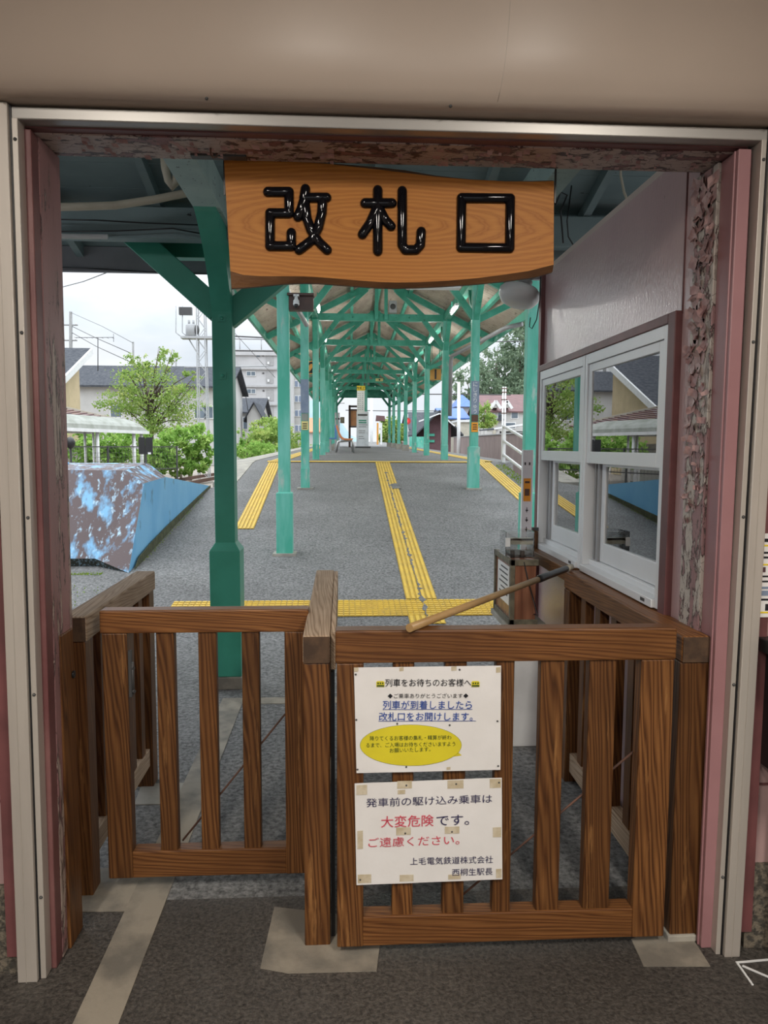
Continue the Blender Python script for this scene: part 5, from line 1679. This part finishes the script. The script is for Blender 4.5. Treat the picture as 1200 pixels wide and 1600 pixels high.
gable('long_house', 'white two storey house with a long dark tiled roof behind the leafy tree', 'house', at(141, 0, 58).x - 6, at(345, 0, 58).x, 58, 67, 0, at(0, 601, 58).z, at(0, 577, 62).z + .25, WALL_W, TILE_R, 'x', .5,
      [(at(293, 0, 58).x, at(309, 0, 58).x, at(0, 651, 58).z, at(0, 633, 58).z), (at(310, 0, 58).x, at(322, 0, 58).x, at(0, 651, 58).z, at(0, 633, 58).z), (at(155, 0, 58).x, at(172, 0, 58).x, at(0, 650, 58).z, at(0, 632, 58).z)])

def ant(lab, px, py0, py1, y, half):
    a = at(px, py0, y)
    c = at(px, py1, y)
    t = thing('roof_antenna', (c.x, y, c.z), lab, 'antenna')
    MB().tube([(c.x, y, c.z), a], .03, 6).build('mast', DKGREY, t)
    b = MB().tube([a + V((-half, 0, 0)), a + V((half * .7, 0, .05))], .02, 6)
    for k in range(8):
        q = a + V((-half + k * half * .24, 0, 0))
        b.tube([q + V((0, -.25, 0)), q + V((0, .25, 0))], .012, 5)
    b.tube([a + V((half * .7, 0, -.25)), a + V((half * .7, 0, .3))], .015, 5)
    b.build('elements', DKGREY, t)
ant('television antenna standing on the roof behind the yellow house', 153, 528, 580, 52, 1.5)

def pole(lab, px, ytop, ybase, y, r, arms=(), m=None, nm='utility_pole', cat='utility pole', grp=None):
    a, c = at(px, ytop, y), at(px, ybase, y)
    t = thing(nm, (c.x, y, min(0, c.z)), lab, cat, grp)
    MB().tube([(c.x, y, min(0, c.z)), (a.x, y, a.z)], [r, r * .75], 10).build('pole', m or POLE_G, t)
    for py, w_ in arms:
        z = at(px, py, y).z
        MB().box(c.x - w_, c.x + w_, y - .05, y + .05, z - .05, z + .05).build('cross_arm', m or POLE_G, t)
        for q in (-.85, -.3, .3, .85): MB().lathe([(.05, 0), (.06, .05), (.04, .14)], (c.x + q * w_, y, z + .05), seg=8).build('insulator', WHITEP, t)
    return t
pole('grey utility pole with cross arms rising behind the yellow house roof', 110.5, 487, 700, 70, .19, [(508, 1.0), (532, .9)])
pole('thin dark pole rising behind the leafy tree', 208, 534, 700, 71, .12)
pole('thin grey pole behind the long tiled roof', 275, 560, 700, 74, .10)
pole('tall white pole between the purple shed and the station name plate', 717, 597, 692, 44, .12, m=WHITEP)
pole('white pole beyond the far end of the platform', 580.5, 620, 698, 60, .13, m=WHITEP)
pole('thin pole with a cross arm far beyond the left columns', 527, 628, 690, 120, .15, [(630, 1.2)])
pole('slim grey pole beyond the right columns', 690, 640, 700, 55, .07)

def wire(lab, pts, r=.012, grp='overhead wires'):
    tag(MB().tube(pts, r, 5).build('overhead_wire', DKGREY), lab, 'wire', grp)
wire('wire sagging from the utility pole down to the leafy tree, upper one', [at(113, 510, 70), at(150, 528, 66), at(205, 552, 62)], .03)
wire('wire sagging from the utility pole to the leafy tree, lower one', [at(113, 520, 70), at(150, 541, 66), at(205, 566, 62)], .03)
wire('faint wire from the utility pole to the thin dark pole', [at(110, 488, 70), at(160, 510, 65), at(208, 536, 60)], .02)
wire('wire slanting up from the door post to the eave on the left', [at(88, 451, 25), at(130, 440, 23), at(172, 424, 20)], .014)
wire('wire crossing the sky behind the left brace of the near post', [at(285, 440, 30), at(330, 480, 32), at(430, 590, 40)], .012)
wire('horizontal steel wire crossing beyond the apartment block', [at(360, 525, 60), at(440, 529, 60)], .06)
wire('horizontal wire crossing between the right columns and the twin post', [at(560, 616, 48), at(700, 616, 46), at(798, 617, 44)], .035)
wire('wire crossing above the far end of the platform', [at(540, 641, 70), at(600, 642, 70), at(700, 642, 70)], .04)
wire('pale wire crossing the sky beside the green corner post', [at(765, 534, 30), at(826, 533, 30)], .02)

# five storey apartment block
Y = 112.0
t = thing('apartment_block', (at(400, 0, Y).x, Y + 6, 0), 'stained white five storey apartment block left of the platform columns', 'building')
xa, xb = at(340, 0, Y).x, at(447, 0, Y).x
zt = at(0, 545, Y).z
MB().box(xa, xb, Y, Y + 12, 0, zt).build('walls', WALL_A, t)
MB().box(xa, xb, Y - .3, Y, zt - .55, zt + .25).box(xa, xb, Y - .3, Y + 12, zt, zt + .15).build('parapet', WALL_A, t)
b = MB().tube([(xa, Y - .2, at(0, 525, Y).z), (xb - 2, Y - .2, at(0, 525, Y).z)], .12, 6)
for px in (368, 403): b.tube([(at(px, 0, Y).x, Y - .2, zt), (at(px, 0, Y).x, Y - .2, at(0, 525, Y).z)], .08, 6)
b.build('roof_railing', GREYP, t)
for py in (572, 600, 629): MB().box(xa, at(428, 0, Y).x, Y - .35, Y, at(0, py + 1.5, Y).z, at(0, py - 1, Y).z).build('floor_band', M('grey_band_%s' % py, G(.42), rough=.8), t)
for py in (558, 586, 614, 640):
    d = MB().box(at(410, 0, Y).x, at(422, 0, Y).x, Y - .08, Y, at(0, py + 9, Y).z, at(0, py - 9, Y).z).build('door_recess', DOOR_G, t)
    MB().box(at(412.5, 0, Y).x, at(415.5, 0, Y).x, Y - .3, Y - .08, at(0, py + 7, Y).z, at(0, py + 3, Y).z).build('meter_box', WHITEP, d)
    MB().box(at(404, 0, Y).x, at(407, 0, Y).x, Y - .1, Y, at(0, py - 6, Y).z, at(0, py - 8, Y).z).build('vent', DKGREY, t)
for py in (580, 608):
    f = MB().box(at(378, 0, Y).x, at(393, 0, Y).x, Y - .12, Y, at(0, py + 4, Y).z, at(0, py - 4, Y).z).build('window', WHITEP, t)
    for q in (378.8, 386): MB().box(at(q, 0, Y).x, at(q + 6.2, 0, Y).x, Y - .15, Y - .11, at(0, py + 3, Y).z, at(0, py - 3, Y).z).build('pane', WIN_D, f)
MB().box(at(395, 0, Y).x, at(400, 0, Y).x, Y - .1, Y, at(0, 553, Y).z, at(0, 549, Y).z).build('small_window', WIN_D, t)
Y = 142.0
t = thing('apartment_wing', (at(462, 0, Y).x, Y + 6, 0), 'narrow white apartment wing with blue curtained windows between the left columns', 'building')
MB().box(at(440, 0, Y).x, at(476, 0, Y).x, Y, Y + 12, 0, at(0, 583, Y).z).box(at(448, 0, Y).x, at(455, 0, Y).x, Y - 2, Y, 0, at(0, 578, Y).z).build('walls', WALL_W, t)
for py in (595, 619, 642, 666):
    f = MB().box(at(456, 0, Y).x, at(470, 0, Y).x, Y - .15, Y, at(0, py + 6, Y).z, at(0, py - 5, Y).z).build('window', WHITEP, t)
    for q in (457, 463.5): MB().box(at(q, 0, Y).x, at(q + 5, 0, Y).x, Y - .2, Y - .14, at(0, py + 5, Y).z, at(0, py - 4, Y).z).build('pane', SLATE, f)
gable('small_house', 'small white house with a grey tiled gable in front of the apartment block', 'house', at(352, 0, 72).x, at(399, 0, 72).x, 72, 80, 0, at(0, 642, 72).z, at(0, 625, 76).z + .2, WALL_W, TILE_R, 'x', .4,
      [(at(372, 0, 72).x, at(380, 0, 72).x, at(0, 668, 72).z, at(0, 650, 72).z)])
gable('small_house', 'white house gable with a porch roof beside the near green post', 'house', at(378, 0, 66).x, at(401, 0, 66).x, 66, 71, 0, at(0, 648, 66).z, at(0, 628, 66).z, WALL_W, TILE_R, 'y', .3)
p = at(383, 612, 70)
t = thing('satellite_dish', (p.x, 70, p.z), 'small white satellite dish above the small house roof', 'dish')
MB().lathe([(.02, 0), (.2, .05), (.3, .14), (.31, .15)], p, (-.4, -1, .3), 16, caps=False).build('dish', WHITEP, t)
MB().tube([p, (p.x, 72.5, at(0, 645, 70).z)], .03, 6).build('mast', DKGREY, t)
gable('orange_roofed_house', 'low house with an orange roof seen between the left columns', 'house', at(478, 0, 95).x, at(500, 0, 95).x, 95, 101, 0, at(0, 672, 95).z, at(0, 652, 98).z, WALL_W, M('orange_roof', (.55, .23, .12), rough=.7), 'x', .3)

# ------------------------------------------------------------------ on the platform
zp = rz
Y = 24.0
t = thing('platform_bench', (-.05, 24, zp(24)), 'row of moulded seats in orange, white and blue on metal legs, facing the tracks', 'bench')
b = MB()
z = zp(Y)
SEAT = {'orange': M('orange_plastic_seat', (.75, .26, .10), rough=.4), 'white': M('white_plastic_seat', (.72, .72, .72), rough=.4), 'blue': M('blue_plastic_seat', (.10, .28, .62), rough=.4)}
for k, cname in enumerate(('orange', 'orange', 'white', 'blue', 'orange')):
    y = 23.0 + k * .5
    pr = [(-.16, .86), (-.14, .80), (-.08, .62), (-.02, .50), (.06, .445), (.20, .43), (.30, .44), (.34, .43)]
    s = MB()
    for j in range(len(pr) - 1):
        (xa_, za_), (xb_, zb_) = pr[j], pr[j + 1]
        s.prism([(xa_, y - .2, z + za_), (xa_, y + .2, z + za_), (xb_, y + .2, z + zb_), (xb_, y - .2, z + zb_)], (-.05, 0, -.045))
    s.build('seat_shell', SEAT[cname], t)
for y in (22.9, 25.1):
    MB().tube([(-.20, y, z), (-.14, y, z + .34), (.30, y, z + .38), (.34, y, z + .30), (.34, y, z)], .028, 8).build('leg', ALU, t)
MB().box(-.05, .05, 22.8, 25.2, z + .36, z + .40).build('beam', GREYP, t)
t = thing('platform_bench', (-.40, 27, zp(27)), 'blue moulded seats with backs to the orange row near the left columns', 'bench')
for k in range(3):
    y = 25.6 + k * .5
    MB().box(-.58, -.26, y - .2, y + .2, zp(26) + .42, zp(26) + .46).box(-.26, -.20, y - .2, y + .2, zp(26) + .42, zp(26) + .9).build('seat_shell', SEAT['blue'], t)
for y in (25.5, 26.7): MB().box(-.45, -.40, y, y + .05, zp(26), zp(26) + .42).build('leg', ALU, t)
Y = 30.0
a = at(526, 700, Y)
t = thing('route_panel', (a.x, Y, zp(Y)), 'grey framed panel with a round notice standing behind the bench', 'panel')
for px in (523.5, 528.5): MB().box(at(px, 0, Y).x - .04, at(px, 0, Y).x + .04, Y, Y + .06, zp(Y), at(0, 641, Y).z).build('upright', GREYP, t)
MB().box(at(531, 0, Y).x, at(538, 0, Y).x, Y, Y + .03, at(0, 658, Y).z, at(0, 648, Y).z).build('notice_plate', OLIVE, t)
MB().box(at(523.5, 0, Y).x, at(531, 0, Y).x, Y, Y + .04, at(0, 652, Y).z, at(0, 650, Y).z).build('cross_bar', GREYP, t)
Y = 36.0
t = thing('wooden_booth', (at(553, 0, Y).x, Y + .5, zp(Y)), 'brown wooden stand with an orange back panel near the far end of the platform', 'stand')
for px in (546.5, 561): MB().box(at(px, 0, Y).x - .05, at(px, 0, Y).x + .05, Y, Y + .8, zp(Y), at(0, 629, Y).z).build('side_post', BOXB, t)
for py in (630, 636, 663): MB().box(at(546, 0, Y).x, at(561, 0, Y).x, Y, Y + .8, at(0, py + 1.2, Y).z, at(0, py - .8, Y).z).build('shelf', BOXB, t)
MB().box(at(547, 0, Y).x, at(560, 0, Y).x, Y + .12, Y + .17, at(0, 662, Y).z, at(0, 637.5, Y).z).build('back_panel', M('orange_slats', (.75, .33, .15), rough=.6), t)
Y = 34.0
a, c = at(557, 697, Y), at(576, 643, Y)
t = thing('information_board', ((a.x + c.x) / 2, Y, zp(Y)), 'white standing information board with rows of small text at the far end of the platform', 'board')
MB().box(a.x, c.x, Y, Y + .12, zp(Y) + .06, c.z).build('panel', M('pale_blue_white_board', (.66, .70, .74), rough=.4), t)
MB().box(a.x - .03, c.x + .1, Y - .05, Y + .2, zp(Y), zp(Y) + .07).build('base', DKGREY, t)
b = MB().box(a.x + .06, c.x - .06, Y - .006, Y, c.z - .20, c.z - .12)
for k, wq in enumerate((.4, .34, 0, .3, .28, 0, .22, .26)):
    if wq: b.box(a.x + .1, a.x + .1 + wq, Y - .006, Y, c.z - .62 - k * .09, c.z - .60 - k * .09)
b.build('text_rows', DKGREY, t)
MB().box(a.x + .1, c.x - .1, Y - .006, Y, c.z - .44, c.z - .38).box(a.x + .1, c.x - .1, Y - .006, Y, c.z - .54, c.z - .48).build('green_rows', GREEN, t)
Y = 35.2
a = at(575, 697, Y)
t = thing('center_post', (a.x, Y, zp(Y)), 'green post behind the information board reaching up to the canopy', 'post')
MB().box(at(571, 0, Y).x, at(575.5, 0, Y).x, Y, Y + .14, zp(Y), 4.9).box(at(563, 0, Y).x, at(566, 0, Y).x, Y, Y + .1, at(0, 640, Y).z, 4.6).build('shaft', GREEN_W, t)
MB().box(at(568, 0, Y).x, at(579, 0, Y).x, Y - .05, Y, at(0, 597, Y).z, at(0, 580, Y).z).build('grey_panel', GREYP, t)
Y = 33.0
a, c = at(557.5, 610, Y), at(570.5, 603, Y)
t = thing('exit_sign', (a.x + .2, Y, a.z), 'small yellow sign with black characters above a white strip of vertical text', 'sign')
MB().box(a.x, c.x, Y, Y + .04, a.z, c.z).build('yellow_plate', YEL_S, t)
lettering('改札口', .15, ((a.x + c.x) / 2, Y - .003, a.z + .04), INK, t, align='CENTER', bold=.01)
MB().box(at(558.5, 0, Y).x, at(571, 0, Y).x, Y, Y + .03, at(0, 642, Y).z, a.z - .01).build('white_strip', WHITEP, t)
b = MB()
r = random.Random(5)
for q in (560.5, 563.5, 567.5):
    for k in range(9):
        zq = a.z - .12 - k * .09 - r.uniform(0, .02)
        xq = at(q, 0, Y).x
        b.box(xq - .026, xq + .026, Y - .004, Y, zq, zq + .008).box(xq - .004, xq + .004, Y - .004, Y, zq - .022, zq + .022)
b.build('vertical_text', INK, t)
MB().box(c.x - .12, c.x - .08, Y + .01, Y + .03, c.z, 5.19).build('hanger', GREEN_T, t)
p = at(640, 700, 31)
for k, (px, Y, lab) in enumerate(((596, 31, 'dark clock hanging from the tie beam near the far end'),)):
    pass
Y = 28.0
t = thing('hanging_sign_box', at(596, 588, Y), 'small cream sign box hanging from the canopy near the far end', 'sign')
MB().box(at(589, 0, Y).x, at(601, 0, Y).x, Y, Y + .06, at(0, 590, Y).z, at(0, 585.5, Y).z).build('box', STK_Y, t)
MB().box(at(594, 0, Y).x, at(596.5, 0, Y).x, Y - .006, Y, at(0, 589, Y).z, at(0, 586.5, Y).z).build('mark', INK, t)
MB().box(at(595, 0, Y).x - .01, at(595, 0, Y).x + .01, Y + .02, Y + .04, at(0, 586, Y).z, 4.22).build('hanger', GREEN_T, t)
t = thing('number_plate', at(589, 672, 50), 'small roofed wooden notice on two posts beyond the platform end', 'notice')
Y = 50.0
MB().prism([at(587, 658, Y), at(602, 658, Y), at(601, 650, Y), at(588, 649, Y)], (0, .3, 0)).build('roof', RED_R, t)
for px in (592.5, 598.5): MB().box(at(px, 0, Y).x - .06, at(px, 0, Y).x + .06, Y, Y + .1, 0, at(0, 657, Y).z).build('post', [ORANGE, WHITEP][px > 595], t)
Y = 52.0
a = at(636.5, 658, Y)
t = thing('signal', (a.x, Y, 0), 'round red railway signal lamp on a post beyond the right columns', 'signal')
MB().lathe([(.24, 0), (.24, .05)], a, (0, -1, 0), 20).build('red_disc', REDP, t)
MB().lathe([(.10, .05), (.09, .08)], a, (0, -1, 0), 16).build('lamp', RED, t)
MB().tube([(a.x, Y + .05, 0), (a.x, Y + .05, a.z + .5)], .06, 8).build('post', GREYP, t)
for px, py, lab in ((521.5, 617, 'black lamp head on an arm left of the far canopy end'), (614, 618.5, 'black lamp head on an arm right of the far canopy end')):
    q = at(px, py, 38)
    t = thing('lamp_head', q, lab, 'lamp', 'lamp heads at the canopy end')
    MB().lathe([(.03, .1), (.10, .05), (.12, -.05), (.05, -.1)], q, seg=14).build('head', DKGREY, t)
    MB().tube([q + V((0, 0, .08)), q + V((0, 0, .5))], .02, 6).build('arm', GREYP, t)

# ------------------------------------------------------------------ right side
t = thing('stair_handrail', (3.3, 14, 1.1), 'white three bar pipe handrail on the right of the ramp', 'handrail')
for (y, zb_, zt_) in ((15.0, 1.14, 1.99), (12.6, .80, 1.62), (10.6, .52, 1.31)):
    MB().box(3.28, 3.35, y - .035, y + .035, zb_ - .3, zt_).build('post', WHITEP, t)
for dz in (0, .30, .58):
    MB().tube([(3.315, 15.0, 1.97 - dz), (3.315, 12.6, 1.60 - dz), (3.315, 10.6, 1.29 - dz)], .03, 8).build('bar', WHITEP, t)
t = thing('sheet_fence', (7.2, 40, .2), 'brown corrugated sheet fence beyond the right edge of the platform', 'fence')
b = MB()
pa, pb = V((5.6, 22, 0)), V((8.35, 55, 0))
n = 440
for k in range(n + 1):
    u = k / n
    p = pa.lerp(pb, u)
    off = .03 if (k % 4) in (1, 2) else 0
    zt_ = 1.98 + .27 * u
    b.v += [(p.x + off, p.y, 0), (p.x + off, p.y, zt_)]
for k in range(n):
    b.f.append((2 * k, 2 * k + 2, 2 * k + 3, 2 * k + 1)); b.s.append(False)
b.build('sheets', FENCE_B, t)
MB().bar(pa + V((0, 0, 1.99)), pb + V((0, 0, 2.26)), .06, .04).build('cap', GREYP, t)

p = at(800, 725, 26)
t = thing('twin_post', (p.x, 26, 0), 'pair of pale rusty posts with insulators in front of the brown fence', 'post')
for px in (797.5, 801.5):
    MB().tube([(at(px, 0, 26).x, 26, 0), (at(px, 0, 26).x, 26, at(0, 597, 26).z)], .03, 8).build('post', WHITEP, t)
for py in (600, 606, 618, 640): MB().box(at(795, 0, 26).x, at(804.5, 0, 26).x, 25.97, 26.03, at(0, py + .8, 26).z, at(0, py - .8, 26).z).build('cross_piece', RUST, t)
Y = 60.0
t = gable('plum_shed', 'plum brown shed with a white edged gable roof right of the platform', 'shed', at(671, 0, Y).x, at(713, 0, Y).x, Y, Y + 9, 0, at(0, 661, Y).z, at(0, 640, Y).z, PURPLE, TILE_R, 'y', .9)
MB().bar((at(690, 0, Y).x - 1.6, Y - 1, at(0, 655, Y).z), (at(692, 0, Y).x, Y - 1, at(0, 642, Y).z), .1, .14, (0, 1, 0)).bar((at(692, 0, Y).x, Y - 1, at(0, 642, Y).z), (at(716, 0, Y).x, Y - 1, at(0, 662, Y).z), .1, .14, (0, 1, 0)).build('white_barge_board', WHITEP, t)
for py in (676, 686): MB().box(at(672, 0, Y).x, at(686, 0, Y).x, Y - .1, Y, at(0, py + 2, Y).z, at(0, py - 2, Y).z).build('green_louver', GREEN_T, t)
MB().box(at(705, 0, Y).x, at(707.5, 0, Y).x, Y - .06, Y, at(0, 689, Y).z, at(0, 685, Y).z).build('small_window', WHITEP, t)
Y = 56.0
t = thing('green_screen', (at(675, 0, Y).x, Y, 0), 'low green sheet fence in front of the plum shed', 'fence')
MB().box(at(645, 0, Y).x, at(672, 0, Y).x, Y, Y + .05, 0, at(0, 679, Y).z).build('sheets', GREEN_W, t)
t = thing('ladder_post', (at(701, 0, 48).x, 48, 0), 'slim lattice post with white and dark rungs before the plum shed', 'post')
b = MB()
for px in (699.5, 702.5): b.box(at(px, 0, 48).x - .02, at(px, 0, 48).x + .02, 48, 48.05, 0, at(0, 632, 48).z)
b.build('stiles', WHITEP, t)
b = MB()
for k in range(14): b.box(at(699.5, 0, 48).x, at(702.5, 0, 48).x, 48, 48.03, at(0, 700 - k * 4.8, 48).z, at(0, 698 - k * 4.8, 48).z)
b.build('rungs', RUST, t)
gable('red_roofed_house', 'distant low house with a faded red roof beyond the far right columns', 'house', at(610, 0, 98).x, at(668, 0, 98).x, 98, 105, 0, at(0, 688, 98).z, at(0, 672, 101).z, WALL_W, RED_R, 'x', .5)
gable('slate_roofed_house', 'distant house with a grey roof behind the red roofed house', 'house', at(618, 0, 112).x, at(645, 0, 112).x, 112, 119, 0, at(0, 665, 112).z, at(0, 654, 115).z, WALL_W, SLATE, 'x', .4)
gable('grey_roofed_hall', 'grey roofed building rising behind the plum shed', 'building', at(650, 0, 78).x, at(690, 0, 78).x, 78, 90, 0, at(0, 668, 78).z, at(0, 642, 84).z, M('grey_wall', G(.4), rough=.8), TILE_R, 'x', .4)
gable('blue_roofed_building', 'building with a long blue tiled roof behind the plum shed', 'building', at(702, 0, 82).x, at(738, 0, 82).x, 82, 92, 0, at(0, 650, 82).z, at(0, 635, 87).z, M('timber_wall', (.36, .31, .26), rough=.8), BLUE_R, 'x', .4)
Y = 95.0
t = thing('blue_roofed_tower', (at(735, 0, Y).x, Y + 3, 0), 'tower with a steep blue pyramid roof behind the name plate column', 'tower')
xa, xb = at(726, 0, Y).x, at(746, 0, Y).x
z0_, z1_ = at(0, 629, Y).z, at(0, 607, Y).z
MB().box(xa, xb, Y, Y + 6, 0, z0_).build('walls', WALL_W, t)
xm = (xa + xb) / 2
b = MB().add([(xa - .6, Y - .6, z0_ - .1), (xb + .6, Y - .6, z0_ - .1), (xb + .6, Y + 6.6, z0_ - .1), (xa - .6, Y + 6.6, z0_ - .1), (xm, Y + 3, z1_)], [(0, 1, 4), (1, 2, 4), (2, 3, 4), (3, 0, 4), (3, 2, 1, 0)])
b.build('roof', BLUE_R, t)
t = thing('beige_building', (at(738, 0, 68).x, 70, 0), 'plain beige flat roofed building behind the brown fence', 'building')
MB().box(at(723, 0, 68).x, at(751, 0, 68).x, 68, 75, 0, at(0, 655, 68).z).build('walls', BEIGE, t)
MB().box(at(722, 0, 68).x, at(752, 0, 68).x, 67.8, 75.2, at(0, 655, 68).z, at(0, 651.5, 68).z).build('roof_edge', WHITEP, t)
Y = 78.0
t = gable('white_house', 'white house with a rust red roof, small gables and a porch below the wooded hill', 'house', at(770, 0, Y).x, at(860, 0, Y).x, Y, Y + 10, 0, at(0, 638, Y).z, at(0, 618, Y + 5).z + .4, WALL_W, RED_R, 'x', .3,
          [(at(774, 0, Y).x, at(778, 0, Y).x, at(0, 648, Y).z, at(0, 640, Y).z), (at(779, 0, Y).x, at(783, 0, Y).x, at(0, 648, Y).z, at(0, 641, Y).z), (at(790, 0, Y).x, at(795, 0, Y).x, at(0, 648, Y).z, at(0, 638, Y).z),
           (at(812, 0, Y).x, at(822, 0, Y).x, at(0, 648, Y).z, at(0, 637, Y).z), (at(773, 0, Y).x, at(779, 0, Y).x, at(0, 667, Y).z, at(0, 659, Y).z), (at(803, 0, Y).x, at(818, 0, Y).x, at(0, 664, Y).z, at(0, 656, Y).z)])
for px in (774.5, 792):
    b = MB()
    a_, c_, e_ = at(px - 5, 637, Y - .5), at(px + 5, 637, Y - .5), at(px, 628, Y - .5)
    b.prism([a_, c_, e_], (0, 2.5, 0))
    b.build('small_gable', WALL_W, t)
    MB().bar(a_ + V((-.2, -.1, -.1)), e_ + V((0, -.1, .1)), .3, .12, (0, 1, 0)).bar(e_ + V((0, -.1, .1)), c_ + V((.2, -.1, -.1)), .3, .12, (0, 1, 0)).build('gable_edge', WHITEP, t)
a_, c_, e_ = at(779.5, 657, Y - 1), at(788.5, 657, Y - 1), at(784, 648, Y - 1)
MB().prism([a_, c_, e_], (0, 1, 0)).build('porch_gable', TILE_R, t)
MB().box(at(782, 0, Y).x, at(786.5, 0, Y).x, Y - .1, Y, 0, at(0, 657, Y).z).build('porch_door', BEIGE, t)
gable('grey_house', 'dark grey roofed house between the beige building and the white house', 'house', at(744, 0, 106).x, at(771, 0, 106).x, 106, 113, 0, at(0, 650, 106).z, at(0, 635, 109).z, M('slate_wall', (.22, .23, .25), rough=.8), TILE_R, 'x', .5)
t = thing('garden_wall', (at(763, 0, 62).x, 62, 0), 'white garden wall below the grey roofed house', 'wall')
MB().box(at(750, 0, 62).x, at(773, 0, 62).x, 62, 62.2, 0, at(0, 667, 62).z).build('panel', WALL_W, t)
for k, px in enumerate((750, 756, 762, 768)): MB().box(at(px, 0, 62).x, at(px, 0, 62).x + .2, 61.95, 62.25, 0, at(0, 665, 62).z).build('pier', WALL_W, t)
tree('garden_shrub', 'olive green garden shrub between the beige building and the white house', (at(757, 697, 72).x, 72, 0), [blob(756, 650, 72, 1.0, .8, 1.3), blob(763, 660, 72, .8, .8, .8)], 1300, .3, LEAF, 41, .08, 'shrubs on the right', 'shrub')
t = thing('carport_roof', (at(800, 0, 45).x, 46, 0), 'dark carport roof with a white edge behind the white handrail', 'roof')
p1, p2 = at(772, 670, 45), at(835, 661, 45)
MB().prism([p1, p2, p2 + V((0, 5, .05)), p1 + V((0, 5, .05))], (0, 0, -.08)).build('sheeting', TILE_R, t)
MB().bar(p1, p2, .1, .12, (0, 0, 1)).build('white_edge', WHITEP, t)
MB().box(p1.x + .8, p2.x, 47, 47.1, 0, p1.z - .1).build('back_panel', DKGREY, t)
b = MB().box(p1.x + .2, p1.x + .3, 45.2, 45.3, 0, p1.z - .05)
b.build('post', WHITEP, t)
